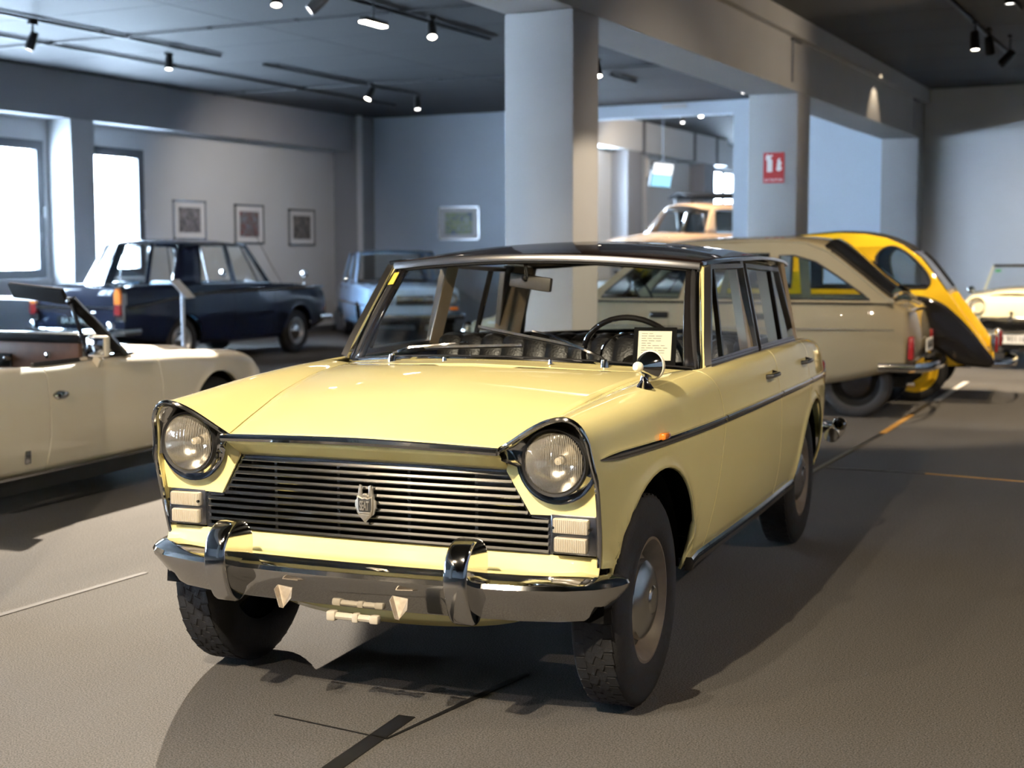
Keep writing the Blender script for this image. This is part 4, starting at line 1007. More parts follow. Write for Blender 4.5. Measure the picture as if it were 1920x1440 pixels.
def sedan(root, Bd, G, pt, roofpt=None, trim=M_CHROME):
    roofpt = roofpt or pt; g_ = .003
    yf, ya, yb, yc, yr = G['lines']                     # nose, front door front, centre post, rear door rear, tail
    both(Bd.patch(yf, ya-g_, 0, 3, (9, 6, 6), .08), 'front_fender', pt, root, solid=.01)
    FDs = both(Bd.patch(ya+g_, yb-g_, 0, 2, (9, 6, 1), .12), 'front_door', pt, root, solid=.01)
    RDs = both(Bd.patch(yb+g_, yc-g_, 0, 2, (9, 6, 1), .10), 'rear_door', pt, root, solid=.01)
    both(Bd.patch(yc+g_, yr, 0, 3, (9, 6, 6), .08), 'rear_fender', pt, root, solid=.01)
    wb0, wb1, wt0, wt1 = G['ws']      # windshield base centre y, base corner y, top centre y, top corner y
    rb0, rb1, rt0, rt1 = G['rw']
    zb, zr, zc, xb, xr = G['zb'], G['zr'], G['zc'], G['xb'], G['xr']
    cr = G.get('crown', .05)
    def hoodf(u, v):
        t = u*2-1; y = lerp(yf, lerp(wb0, wb1, t*t)-.03, v); sx = Bd.par('sx', y)-.005; sz = Bd.par('sz', y)
        return (t*sx, y, sz+cr*(1-abs(t)**2)*min(1, .3+3*v))
    MB().grid(hoodf, 16, 12).obj('hood', pt, root, solid=.01)
    def bootf(u, v):
        t = u*2-1; y = lerp(lerp(rb0, rb1, t*t)+.03, yr, v); sx = Bd.par('sx', y)-.005; sz = Bd.par('sz', y)
        return (t*sx, y, sz+cr*.7*(1-t*t)*min(1, .3+3*(1-v)))
    MB().grid(bootf, 16, 12).obj('boot_lid', pt, root, solid=.01)
    cap_mb(Bd, yf, -G.get('fb', .06)).obj('nose_panel', pt, root)
    cap_mb(Bd, yr, G.get('rb', .06)).obj('tail_panel', pt, root)
    # roof
    def rf(u, v):
        t = u*2-1; a = abs(t); y = lerp(lerp(wt0, wt1, a**2.2), lerp(rt0, rt1, a**2.2), v)
        e = zr-.05*(2*v-1)**4; c = zc-.05*abs(2*v-1)**3
        return (t*(xr+.02-.03*(2*v-1)**4), y, e+(c-e)*(1-a**2.4))
    MB().grid(rf, 16, 12).obj('roof', roofpt, root, solid=.012)
    for s in (-1, 1):
        MB().tube([rf(.5+s*.5, v/10) for v in range(11)], .012, 6).obj('drip_rail', trim, root)
    def side(s, y, z): return (s*lerp(xb, xr, (z-zb)/(zr-zb)), y, z)
    wbz, rbz = G.get('wbz', zb-.02), G.get('rbz', zb-.02)
    def scr(base0, base1, top0, top1, zbase):
        def fn(u, v):
            t = u*2-1; a = abs(t)**2.2
            return (t*lerp(xb-.03, xr-.03, v), lerp(lerp(base0, base1, a), lerp(top0, top1, a), v), lerp(zbase+.03*(1-t*t), zr-.01+.02*(1-t*t), v))
        return fn
    for nm, fn in (('windshield', scr(wb0, wb1, wt0, wt1, wbz)), ('rear_window', scr(rb0, rb1, rt0, rt1, rbz))):
        wn = empty(nm, (0, 0, 0), 0, root)
        MB().grid(fn, 12, 6).obj('pane', M_GLASS, wn)
        lp = [fn(i/12, 0) for i in range(13)]+[fn(1, i/6) for i in range(1, 7)]+[fn(1-i/12, 1) for i in range(1, 13)]+[fn(0, 1-i/6) for i in range(1, 6)]
        MB().tube(lp, .014, 6, closed=True).obj('surround', trim, wn)
    for i, s in enumerate((1, -1)):
        (a0, a1), (b0, b1), (c0, c1) = G['apil'], G['bpil'], G['cpil']      # y at belt, y at roof
        zt = zr-.025
        for par, p, q in ((FDs[i], (a0+.03, a1+.03), (b0-.03, b1-.03)), (RDs[i], (b0+.03, b1+.03), (c0, c1))):
            P = [side(s, p[0], zb+.015), side(s, q[0], zb+.015), side(s, q[1], zt), side(s, p[1], zt)]
            quad_glass('window_pane', P, par)
            pth = []
            for k in range(4):
                for j in range(4): pth.append(tuple(Vector(P[k]).lerp(Vector(P[(k+1) % 4]), j/4)))
            MB().sweep(pth, [(-.008, -.012), (.008, -.012), (.008, .012), (-.008, .012)], up=(s, 0, .25), closed=True).obj('window_frame', G.get('frame', trim), par)
        vq = G.get('vents', [])
        for k, (y0, y1) in enumerate(vq): MB().bar(side(s, y0, zb), side(s, y1, zt), .014, .014, up=(s, 0, .2)).obj('vent_divider', M_STEEL, (FDs if k == 0 else RDs)[i])
        MB().bar(side(s*.985, b0, zb), side(s*.985, b1, zr), .06, .03, up=(s, 0, .25)).obj('b_pillar', pt, root)
        for nm, l0, l1, e0, e1 in (('a_pillar', wb1, a0+.02, wt1, a1+.02), ('c_pillar', c0, rb1, c1, rt1)):
            def pf(u, v, l0=l0, l1=l1, e0=e0, e1=e1, s=s):
                z = lerp(zb-.02, zr, v); q = side(s, lerp(lerp(l0, l1, u), lerp(e0, e1, u), v), z); return q
            MB().grid(pf, 3, 4).obj(nm, roofpt, root, solid=.03)
        MB().bar(side(s, a0, zb), side(s, c0, zb), .02, .02).obj('belt_moulding', trim, root)
        for par, y in ((FDs[i], yb-.14), (RDs[i], yc-.16)):
            x = Bd.side_x(y, zb-.10); MB().tube([(s*x, y-.06, zb-.10), (s*(x+.028), y-.05, zb-.095), (s*(x+.028), y+.05, zb-.095), (s*x, y+.06, zb-.10)], .009, 8).obj('door_handle', M_CHROME, par)
        if 'strip' in G:
            st_ = G['strip']; pth = []
            for k in range(25):
                y = lerp(st_[0][0], st_[-1][0], k/24); z = pchip(st_, y); pth.append((s*(Bd.side_x(y, z)+.004), y, z))
            MB().tube(pth, G.get('strip_r', .010), 6).obj('side_moulding', trim, root)
        for (wy_, wz_, wr_) in Bd.arches:
            MB().lathe([(wr_+.01, s*(Bd.par('W', wy_)-.06)), (wr_+.01, s*.42), (.02, s*.42)], 20, 'x', (0, wy_, wz_), a0=0, a1=pi).obj('wheel_well', M_DARK, root)
    L0, L1 = yf+.25, yr-.25
    MB().box((0, (L0+L1)/2, G.get('zfl', .30)), (1.0, L1-L0, .06)).obj('underbody', M_DARK, root, smooth=False)
    le = G.get('leather', M_LEATHER)
    ft, rt_ = G.get('seats', (yb-.05, yc-.1))
    for nm, y, zt2 in (('front_seat', ft, zb+.03), ('rear_seat', rt_, zb-.02)):
        q = MB().box((0, y, (zt2+.35)/2), (1.2, .16, zt2-.35), bev=.05); q.box((0, y-.28, .46), (1.2, .5, .16), bev=.05)
        q.obj(nm, le, root)
    MB().box((0, wb1+.25, zb-.14), (1.25, .42, .22), bev=.06).obj('dashboard', M_LEATHER, root)
    MB().lathe([(.19+.010*cos(a), .010*sin(a)) for a in [2*pi*i/6 for i in range(7)]], 24).xf(Matrix.Translation((.34, wb1+.52, zb+.02)) @ Matrix.Rotation(radians(-60), 4, 'X')).obj('steering_wheel', M_BLACK, root)
    return FDs, RDs
def bumper(root, y, z, w_, d, name, r=.045, wrap=.3, back=.08):
    pts = [(-w_, y+d*-wrap, z), (-w_, y-d*back*-1*0, z), (-w_*.9, y+d*.07, z), (-w_*.5, y+d*.12, z), (0, y+d*.14, z)]
    pts = pts+[(-p[0], p[1], p[2]) for p in pts[:-1][::-1]]
    return MB().sweep(pts, [(-r*.4, -r), (r*.2, -r*.9), (r*.5, 0), (r*.2, r*.9), (-r*.4, r)] if d < 0 else [(r*.4, -r), (-r*.2, -r*.9), (-r*.5, 0), (-r*.2, r*.9), (r*.4, r)]).obj(name, M_CHROME, root, ang=40)
def plate(root, p, w_, h_, text, d, bg, fg, name='number_plate', size=None):
    t = empty(name, p, 0, root)
    MB().box((0, 0, 0), (w_, .01, h_)).obj('plate_board', bg, t, smooth=False)
    v, fcs = text_mesh(text, size or h_*.8, .002)
    R_ = Matrix.Translation((0, d*.007, 0)) @ (Matrix.Rotation(pi/2, 4, 'X') if d < 0 else Matrix.Rotation(pi, 4, 'Z') @ Matrix.Rotation(pi/2, 4, 'X'))
    MB().add(v, fcs).xf(R_).obj('plate_lettering', fg, t, smooth=False)
M_PWHITE = mat('plate_white', (0.6, 0.6, 0.57), .5)

# ---------------------------------------------------------------- navy saloon with tail fins, facing away
M_NAVY = paint('navy_paint', (0.005, 0.009, 0.028), coat=0.7)
nv = tag(empty('car', (-10.17, 12.68, 0), pi+radians(1.5)), 'navy blue saloon with tall amber and red tail lamps near the windows', 'car')
NB = Body(
    W=[(-.80, .70), (-.5, .765), (0, .785), (1.0, .80), (2.2, .80), (3.0, .785), (3.62, .72)],
    sill=[(-.8, .42), (-.4, .34), (.4, .25), (2.1, .25), (3.0, .32), (3.62, .42)], sill0=[(-.8, .28), (3.6, .28)],
    zs=[(-.8, .80), (0, .90), (1, .92), (2.2, .93), (3.0, .92), (3.62, .88)],
    cx=[(-.8, .58), (0, .64), (.7, .70), (1.0, .745), (2.4, .745), (2.8, .70), (3.3, .675), (3.62, .655)],
    cz=[(-.8, .90), (0, .985), (.7, 1.0), (2.4, 1.02), (3.0, 1.03), (3.62, 1.0)],
    sx=[(-.8, .46), (0, .54), (.7, .64), (1.0, .715), (2.4, .715), (2.8, .60), (3.62, .56)],
    sz=[(-.8, .88), (0, .965), (.7, .99), (1, .99), (2.4, .99), (3.0, .97), (3.62, .88)],
    arches=[(0, .31, .36), (2.55, .30, .34)], tuck=[(0, -.09), (.2, -.04), (.5, 0), (.8, .0), (1, -.03)])
sedan(nv, NB, dict(lines=(-.80, .62, 1.55, 2.42, 3.62), ws=(.42, .62, .90, 1.02), rw=(3.02, 2.72, 2.66, 2.42), zb=1.01, zr=1.53, zc=1.60, xb=.735, xr=.60,
    apil=(.68, 1.04), bpil=(1.46, 1.50), cpil=(2.18, 2.04), vents=[(.92, 1.16), (2.02, 2.02)], strip=[(-.72, .93), (1.0, .925), (2.2, .90), (3.0, .83), (3.58, .76)], leather=M_BLUELEATHER, crown=.045, rb=.05, strip_r=.024), M_NAVY)
add_wheels(nv, [(.655, 0, .31), (-.655, 0, .31), (.635, 2.55, .31), (-.635, 2.55, .31)], .31, .15, .185, M_RIMS, M_CHROME, tread=False, nseg=32)
bumper(nv, -.86, .48, .76, -1, 'front_bumper'); bumper(nv, 3.70, .47, .76, 1, 'rear_bumper')
for s in (-1, 1):
    tl = empty('tail_lamp', (s*.655, 3.645, .80), 0, nv)
    def slab(pts, y0, y1, name, m): MB().prism([(p[0], y0, p[1]) for p in pts], (0, y1-y0, 0)).obj(name, m, tl, smooth=False)
    slab([(-.062, -.20), (.062, -.20), (.066, .13), (.03, .22), (-.03, .22), (-.062, .13)], -.06, .02, 'lamp_frame', M_CHROME)
    slab([(-.044, .0), (.044, .0), (.048, .12), (.018, .19), (-.018, .19), (-.044, .12)], .0, .045, 'amber_lens', M_AMBER)
    slab([(-.044, -.13), (.044, -.13), (.044, -.005), (-.044, -.005)], .0, .05, 'red_lens', M_RED)
    MB().box((s*.60, 3.74, .50), (.10, .07, .20), bev=.03).obj('overrider', M_CHROME, nv)
    headlamp(nv, (s*.56, -.84, .76), .085)
    MB().lathe([(.001, -.02), (.045, -.012), (.06, .01), (.001, .03)], 16, 'y', (s*.71, -.25, 1.12)).obj('fender_mirror', M_CHROME, nv)
    MB().tube([(s*.70, -.25, .97), (s*.71, -.25, 1.10)], .008).obj('mirror_stalk', M_CHROME, nv)
MB().box((0, -.87, .70), (.55, .03, .34), bev=.01).obj('grille', M_CHROME, nv)
MB().sweep([(-.60, 3.68, .76), (0, 3.70, .765), (.60, 3.68, .76)], [(-.006, -.012), (.008, 0), (-.006, .012)]).obj('tail_moulding', M_CHROME, nv)
plate(nv, (0, 3.70, .60), .52, .11, 'BA 24 094', 1, M_BLACK, M_PWHITE)
for k in range(3): MB().box((-.30+.12*k, 3.69, .70), (.07, .012, .022), bev=.004).obj('badge', M_CHROME, nv)
an = MB().tube([(-.70, .30, .98), (-.685, .55, 1.25), (-.66, .95, 1.75)], .004, 6); an.obj('aerial', M_CHROME, nv)

# ---------------------------------------------------------------- light blue saloon in the far corner, facing the camera side
M_SKY = paint('light_blue_paint', (0.34, 0.53, 0.80))
lb = tag(empty('car', (-9.42, 15.70, 0), radians(40.5)), 'light blue saloon with round headlights in the far corner', 'car')
LBd = Body(
    W=[(-.72, .72), (-.4, .77), (0, .79), (1, .80), (2.2, .79), (2.95, .74)],
    sill=[(-.72, .42), (-.4, .34), (.4, .24), (2.0, .24), (2.95, .38)], sill0=[(-.72, .26), (2.95, .26)],
    zs=[(-.72, .78), (0, .82), (2.2, .84), (2.95, .80)], cx=[(-.72, .66), (0, .70), (.8, .745), (2.2, .745), (2.95, .68)],
    cz=[(-.72, .86), (0, .90), (.8, .92), (2.2, .93), (2.95, .89)], sx=[(-.72, .60), (0, .62), (.7, .66), (1, .72), (2.0, .72), (2.4, .62), (2.95, .58)],
    sz=[(-.72, .845), (0, .885), (.8, .905), (2.2, .915), (2.95, .88)], arches=[(0, .30, .35), (2.35, .29, .33)], tuck=[(0, -.08), (.3, -.02), (.6, .0), (1, -.012)])
sedan(lb, LBd, dict(lines=(-.72, .60, 1.45, 2.15, 2.95), ws=(.45, .60, .82, .92), rw=(2.55, 2.40, 2.28, 2.12), zb=.94, zr=1.43, zc=1.475, xb=.735, xr=.63,
    apil=(.66, .95), bpil=(1.42, 1.45), cpil=(2.12, 1.98), strip=[(-.6, .60), (2.8, .60)], frame=M_SKY), M_SKY)
add_wheels(lb, [(.65, 0, .30), (-.65, 0, .30), (.64, 2.35, .30), (-.64, 2.35, .30)], .30, .15, .18, M_RIMS, M_CHROME, tread=False, nseg=32)
for s in (-1, 1):
    headlamp(lb, (s*.60, -.775, .69), .085); headlamp(lb, (s*.40, -.785, .69), .07)
    MB().box((s*.62, -.765, .54), (.15, .03, .05), bev=.012).obj('indicator', M_AMBER, lb)
MB().box((0, -.785, .68), (.60, .02, .15), bev=.01).obj('grille', M_CHROME, lb)
bumper(lb, -.80, .42, .77, -1, 'front_bumper'); bumper(lb, 3.02, .42, .77, 1, 'rear_bumper')
MB().tube([(-.79, .45, .90), (-.86, .43, .95)], .01).obj('mirror_stalk', M_CHROME, lb)
MB().lathe([(.001, -.02), (.05, 0), (.001, .02)], 14, 'y', (-.89, .43, .97)).obj('door_mirror', M_CHROME, lb)

# ---------------------------------------------------------------- beige fastback with sunken rear window
M_BEI = paint('beige_grey_paint', (0.235, 0.20, 0.128), 0.3)
bc = tag(empty('car', (-2.88, 8.52, 0), -1.509), 'beige grey fastback saloon parked behind the yellow saloon', 'car')
BB = Body(
    W=[(-1.2, .60), (-.85, .68), (-.4, .72), (.6, .745), (2.0, .745), (2.5, .735), (2.80, .70)],
    sill=[(-1.2, .40), (-.8, .34), (0, .26), (1.9, .26), (2.1, .28), (2.3, .31), (2.80, .43)], sill0=[(-1.2, .28), (2.8, .30)],
    zs=[(-1.2, .66), (-.4, .86), (.2, .93), (2.6, .955), (2.80, .85)], cx=[(-1.2, .50), (-.4, .58), (.0, .66), (.4, .715), (2.3, .715), (2.6, .66), (2.80, .60)],
    cz=[(-1.2, .76), (-.4, .93), (.1, .968), (2.4, .985), (2.65, .985), (2.80, .93)], sx=[(-1.2, .36), (-.4, .46), (.0, .60), (.4, .69), (2.3, .69), (2.6, .58), (2.80, .54)],
    sz=[(-1.2, .74), (-.4, .92), (.1, .96), (2.4, .975), (2.65, .975), (2.80, .92)], arches=[(-.38, .32, .36)], tuck=[(0, -.06), (.25, -.02), (.5, 0), (.66, .0), (.72, .012), (.8, .008), (1, -.01)])
both(BB.patch(-1.2, .017, 0, 3, (9, 6, 6), .08), 'front_fender', M_BEI, bc, solid=.01)
bdF = both(BB.patch(.024, .79, 0, 2, (9, 6, 1), .1), 'front_door', M_BEI, bc, solid=.01)
bdF2 = both(BB.patch(.797, 1.735, 0, 2, (9, 6, 1), .1), 'rear_door', M_BEI, bc, solid=.01)
both(BB.patch(1.742, 2.80, 0, 3, (9, 6, 6), .08), 'rear_fender', M_BEI, bc, solid=.01)
MB().grid(lambda u, v: ((u*2-1)*(BB.par('sx', lerp(-1.2, .12, v))-.004), lerp(-1.2, .12, v), BB.par('sz', lerp(-1.2, .12, v))+.05*(1-(u*2-1)**2)), 14, 12).obj('hood', M_BEI, bc, solid=.01)
cap_mb(BB, -1.2, -.08).obj('nose_panel', M_BEI, bc)
# tail: rear face between the lamps, small boot shelf
MB().grid(lambda u, v: ((u*2-1)*(BB.side_x(2.79, lerp(.42, .86, v))+.001-.03*v*v), 2.795+.10*sin(pi*min(1, .15+.8*v))*(1-abs(u*2-1)**4), lerp(.42, .93, v)), 16, 8).obj('tail_panel', M_BEI, bc, solid=.01)
MB().grid(lambda u, v: ((u*2-1)*lerp(.60, .57, v), lerp(2.58, 2.84, v), lerp(.995, .90, v)+.02*(1-(u*2-1)**2)), 12, 6).obj('boot_lid', M_BEI, bc, solid=.01)
# side panel of the cabin with window openings
def tilt(p, s, x0=.715, x1=.585, z0=.97, z1=1.45): return (s*(x0+(x1-x0)*(p[1]-z0)/(z1-z0)), p[0], p[1])
ol = [(-.02, .965), (.05, 1.02), (.52, 1.43), (.66, 1.475), (1.2, 1.488), (1.70, 1.497), (1.95, 1.482), (2.15, 1.405), (2.35, 1.26), (2.60, 1.06), (2.72, .975)]
w1 = [(.15, 1.0), (.19, 1.05), (.56, 1.365), (.70, 1.385), (.985, 1.39), (.865, 1.0)]
w1b = [(.93, 1.0), (1.05, 1.39), (1.645, 1.387), (1.66, 1.0)]
w2 = [(1.745, 1.0), (1.735, 1.372), (1.86, 1.37), (2.05, 1.315), (2.25, 1.19), (2.46, 1.045), (2.52, 1.0)]
w3 = [(.66, 1.0), (.72, 1.06), (.755, 1.0)]
for s in (-1, 1):
    v, fcs = plate_mesh([ol, w1, w1b, w2], .03)
    MB().add([tuple(a+b for a, b in zip(tilt(p, s), (p[2]*s, 0, 0))) for p in v], fcs).obj('cabin_side', M_BEI, bc, ang=25)
    for w_, nm in ((w1, 'front_window'), (w1b, 'rear_window'), (w2, 'quarter_window')):
        quad_glass(nm, [tilt(p, s) for p in w_], bc)
        P = [tilt(p, s) for p in w_]
        MB().tube([(p[0]+s*.012, p[1], p[2]) for p in P], .009, 6, closed=True).obj('window_seal', M_RUBBER, bc)
    MB().bar(tilt((.34, 1.0), s), tilt((.62, 1.37), s), .012, .012, up=(s, 0, .2)).obj('vent_divider', M_BLACK, bc)
    MB().tube([(s*(BB.side_x(y, .955)+.004), y, .968) for y in [lerp(.0, 2.68, k/12) for k in range(13)]], .010, 6).obj('belt_moulding', M_CHROME, bc)
    MB().tube([tilt((y, z), s*1.02) for y, z in ol[2:]], .012, 6).obj('gutter', M_BEI, bc)
    h = MB().box((s*(BB.side_x(.68, .855)+.005), .70, .852), (.02, .17, .055), bev=.01); h.obj('door_handle', M_BLACK, bc)
    MB().box((s*(BB.side_x(1.62, .855)+.005), 1.60, .852), (.02, .17, .055), bev=.01).obj('door_handle', M_BLACK, bc)
    MB().sweep([(s*(BB.side_x(y, .75)+.003), y, .752) for y in [lerp(-1.0, 2.72, k/16) for k in range(17)]], [(-.004, -.004), (.004, -.003), (.004, .003), (-.004, .004)]).obj('side_crease', M_STEEL, bc)
    MB().box((s*.655, 2.855, .60), (.09, .05, .20), bev=.015).obj('tail_lamp', M_RED, bc)
    headlamp(bc, (s*.50, -1.28, .66), .085)
def ami_roof(u, v):
    t = u*2-1; tab = [(.5, 1.44), (.7, 1.50), (1.2, 1.535), (1.75, 1.545), (2.0, 1.53), (2.18, 1.475)]
    y = lerp(.54+.0*t, 2.16, v); zc_ = pchip(tab, y); ze = pchip([(p[0], p[1]) for p in ol[2:]], y)
    return (t*(.715+(.585-.715)*(ze-.97)/.48), y, ze+(zc_-ze)*(1-abs(t)**3))
MB().grid(ami_roof, 16, 14).obj('roof', M_BEI, bc, solid=.012)
# sloping rear: body coloured cheeks either side of a sunken black framed rear window
def slope(x, y, dz=0): return (x, y, pchip([(p[0], p[1]) for p in ol[5:]], y)+dz+.03*(1-(x/.62)**2))
for s in (-1, 1):
    MB().grid(lambda u, v, s=s: slope(s*lerp(.53, tilt((2.1+.6*v, pchip([(p[0], p[1]) for p in ol[5:]], 2.13+.57*v)), 1)[0], u), 2.13+.57*v, 0), 4, 10).obj('rear_cheek', M_BEI, bc, solid=.015)
rwd = empty('backlight', (0, 0, 0), 0, bc)
MB().grid(lambda u, v: slope((u*2-1)*.54, 2.12+.55*v, .04+.03*(1-(u*2-1)**2)), 10, 10).obj('pane', mat('dark_glass', (.01, .01, .01), .05, spec=.8), rwd)
for s in (-1, 1):
    MB().tube([slope(s*.535, 2.12+.56*k/10, .012) for k in range(11)], .022, 8).obj('surround', M_BLACK, rwd)
MB().tube([slope(.53*(k/5-1), 2.12, .02) for k in range(11)], .02, 8).obj('surround', M_BLACK, rwd)
MB().tube([slope(.53*(k/5-1), 2.67, .0) for k in range(11)], .018, 8).obj('surround', M_BEI, rwd)
MB().grid(lambda u, v: ((u*2-1)*lerp(.66, .56, v), lerp(.0, .56, v)-.05*(1-(u*2-1)**2), lerp(.985, 1.44, v)), 10, 4).obj('windshield', M_GLASS, bc)
bumper(bc, 2.90, .44, .72, 1, 'rear_bumper', r=.04); bumper(bc, -1.31, .40, .66, -1, 'front_bumper', r=.04)
plate(bc, (0, 2.925, .60), .42, .11, 'BA 82637', 1, M_PWHITE, M_INK)
MB().tube([(.45, 2.2, .26), (.45, 2.86, .28)], .022, 10).obj('exhaust_pipe', M_STEEL, bc)
q = MB()
for y in (.95, 1.85): q.box((0, y, .72), (1.15, .14, .52), bev=.05); q.box((0, y-.26, .46), (1.15, .5, .14), bev=.05)
q.obj('seats', M_LEATHER, bc)
MB().box((0, .22, .86), (1.2, .3, .22), bev=.05).obj('dashboard', M_LEATHER, bc)
MB().lathe([(.19+.010*cos(a), .010*sin(a)) for a in [2*pi*i/6 for i in range(7)]], 24).xf(Matrix.Translation((.32, .42, 1.03)) @ Matrix.Rotation(radians(-60), 4, 'X')).obj('steering_wheel', M_BLACK, bc)
MB().box((0, 2.36, .955), (1.1, .5, .02)).obj('parcel_shelf', M_LEATHER, bc, smooth=False)
MB().box((0, 1.0, .31), (1.1, 3.6, .08)).obj('underbody', M_DARK, bc, smooth=False)
add_wheels(bc, [(.60, -.38, .30), (-.60, -.38, .30), (.57, 2.40, .30), (-.57, 2.40, .30)], .30, .13, .20, M_DARK, M_BLACK, tread=False, nseg=32)  # rims and caps black: shade under the body put into their colour

# ---------------------------------------------------------------- bright yellow car with black wings and canvas roof
M_YB = paint('bright_yellow_paint', (0.86, 0.53, 0.015), 0.3)
M_YRIM = mat('bright_yellow_rim', (0.80, 0.50, 0.02), .35)
M_CANVAS = mat('black_canvas', (0.008, 0.008, 0.009), 0.85, bump=.2, bscale=300)
yc_ = tag(empty('car', (-2.72, 10.10, 0), -1.474), 'bright yellow rounded car with black wings and yellow wheels', 'car')
def tx(p, s): z = p[1]; return (s*pchip([(.25, .60), (.6, .635), (.95, .635), (1.25, .585), (1.5, .515), (1.62, .49)], z), p[0], p[1])
body = [(.30, .30), (.12, .45), (.12, .80), (.32, 1.02), (.50, 1.05), (.72, 1.42), (.95, 1.51), (1.3, 1.553), (1.68, 1.578), (1.9, 1.565), (2.1, 1.525), (2.25, 1.46), (2.42, 1.34), (2.56, 1.17), (2.70, .98), (2.86, .755), (3.0, .56), (3.10, .41), (3.06, .385), (2.96, .36), (2.2, .30)]
wf = [(.62, 1.06), (.80, 1.38), (.92, 1.42), (1.22, 1.43), (1.22, 1.06)]
wr = [(1.33, 1.06), (1.33, 1.435), (1.55, 1.445), (1.74, 1.41), (1.88, 1.30), (1.95, 1.15), (1.95, 1.06)]
wq = [(2.05, 1.13), (2.015, 1.30), (2.03, 1.38), (2.09, 1.435), (2.17, 1.45), (2.28, 1.40), (2.40, 1.30), (2.49, 1.19), (2.515, 1.11), (2.49, 1.07), (2.44, 1.06), (2.12, 1.06)]
def smooth_closed(pts, n=4):
    out = []; k = len(pts)
    for i in range(k):
        p0, p1, p2, p3 = pts[(i-1) % k], pts[i], pts[(i+1) % k], pts[(i+2) % k]
        for j in range(n):
            t = j/n
            out.append(tuple(.5*((2*b)+(-a+c)*t+(2*a-5*b+4*c-d)*t*t+(-a+3*b-3*c+d)*t**3) for a, b, c, d in zip(p0, p1, p2, p3)))
    return out
wqs = smooth_closed(wq)
M_LININGG = mat('grey_lining', (.04, .04, .042), .8)
def dens(pts, n=3):
    o = []
    for i in range(len(pts)):
        a, b = pts[i], pts[(i+1) % len(pts)]
        for j in range(n): o.append((lerp(a[0], b[0], j/n), lerp(a[1], b[1], j/n)))
    return o
for s in (-1, 1):
    v, fcs = plate_mesh([dens(body), dens(wf), dens(wr), wqs], .03, .008)
    MB().add([tuple(a+b for a, b in zip(tx(p, s), (p[2]*s, 0, 0))) for p in v], fcs).obj('body_side', M_YB, yc_, ang=40)
    MB().add([tuple(a+b for a, b in zip(tx(p, s), (p[2]*s*.2-s*.024, 0, 0))) for p in v], fcs).obj('inner_lining', M_LININGG, yc_, smooth=False)
    for w_, nm in ((wf, 'front_window'), (wr, 'rear_window'), (wqs, 'quarter_window')):
        quad_glass(nm, [tx(p, s) for p in w_], yc_)
        MB().tube([(tx(p, s)[0]+s*.012, p[0], p[1]) for p in dens(w_)], .014, 6, closed=True).obj('window_seal', M_RUBBER, yc_)
    for ln_ in ([(1.275, .34), (1.275, .9), (1.275, 1.50)], [(2.02, .45), (2.06, .8), (2.04, 1.0), (1.99, 1.2), (1.90, 1.38), (1.72, 1.49), (1.5, 1.515), (1.3, 1.51)]):
        MB().tube([(tx(p, s)[0]+s*.016, p[0], p[1]) for p in ln_], .006, 6).obj('door_edge', M_BLACK, yc_)
    # rear wing
    ow = [(2.05, .34), (2.05, .72), (2.16, .88), (2.30, .945), (2.45, .955), (2.62, .895), (2.75, .79), (2.87, .665), (2.98, .52), (3.08, .385), (2.98, .37), (2.80, .40), (2.66, .50), (2.52, .585), (2.40, .60), (2.28, .57), (2.16, .48), (2.10, .34)]
    v, fcs = plate_mesh([smooth_closed(ow, 3)], .09, .035, 3)
    MB().add([(s*(.685+p[2]), p[0], p[1]) for p in v], fcs).obj('rear_wing', M_BLACK, yc_, ang=60)
    MB().tube([(s*.645, y, z) for y, z in smooth_closed(ow, 3)[9:30]], .012, 6).obj('wing_edge', M_YB, yc_)
    # front wing and headlamp on its bar
    def wing(u, v, s=s):
        a = lerp(radians(-20), radians(200), u); r = .40
        return (s*lerp(.42, .74, v), -.05-.43*cos(a)*1.1+(.1 if a > 2 else 0), .28+r*max(0, sin(a))+.02*sin(pi*v))
    MB().grid(wing, 18, 6).obj('front_wing', M_BLACK, yc_, solid=.012)
    headlamp(yc_, (s*.45, -.50, .80), .085)
    tl = MB().box((s*.52, 3.11, .54), (.085, .06, .16), bev=.02); tl.obj('tail_lamp', M_RED, yc_)
    MB().box((s*.52, 3.09, .54), (.11, .05, .19), bev=.015).obj('lamp_housing', M_CHROME, yc_)
# rear slope: canvas with window, then ribbed yellow boot lid
prof = [(p[0], p[1]) for p in body[6:18]]
def strip(u, v, y0, y1, dz=0.0, wd=1.0):
    y = lerp(y0, y1, v); z = pchip(prof, y)+dz; x = tx((y, z), 1)[0]*wd
    return ((u*2-1)*x, y, z+.02*(1-(u*2-1)**2))
MB().grid(lambda u, v: strip(u, v, .93, 2.36, .012), 14, 20).obj('canvas_roof', M_CANVAS, yc_, solid=.012)
MB().grid(lambda u, v: strip(u, v, 2.36, 2.66, .0), 12, 6).obj('rear_glass', mat('grey_glass', (.16, .17, .19), .08, spec=.8), yc_)
gl = [strip(0.02, k/6, 2.36, 2.66, .008) for k in range(7)]+[strip(.98, 1-k/6, 2.36, 2.66, .008) for k in range(7)]
MB().tube(gl, .016, 6, closed=True).obj('glass_surround', M_BLACK, yc_)
MB().grid(lambda u, v: strip(u, v, 2.675, 3.08, .004), 12, 8).obj('boot_lid', M_YB, yc_, solid=.012)
for k in range(5): MB().tube([strip(.2+.15*k, v/6, 2.70, 3.05, .012) for v in range(7)], .010, 6).obj('boot_rib', M_YB, yc_)
MB().grid(lambda u, v: ((u*2-1)*.60, 3.10, lerp(.40, .47, v)), 4, 2).obj('tail_panel', M_YB, yc_, solid=.01)
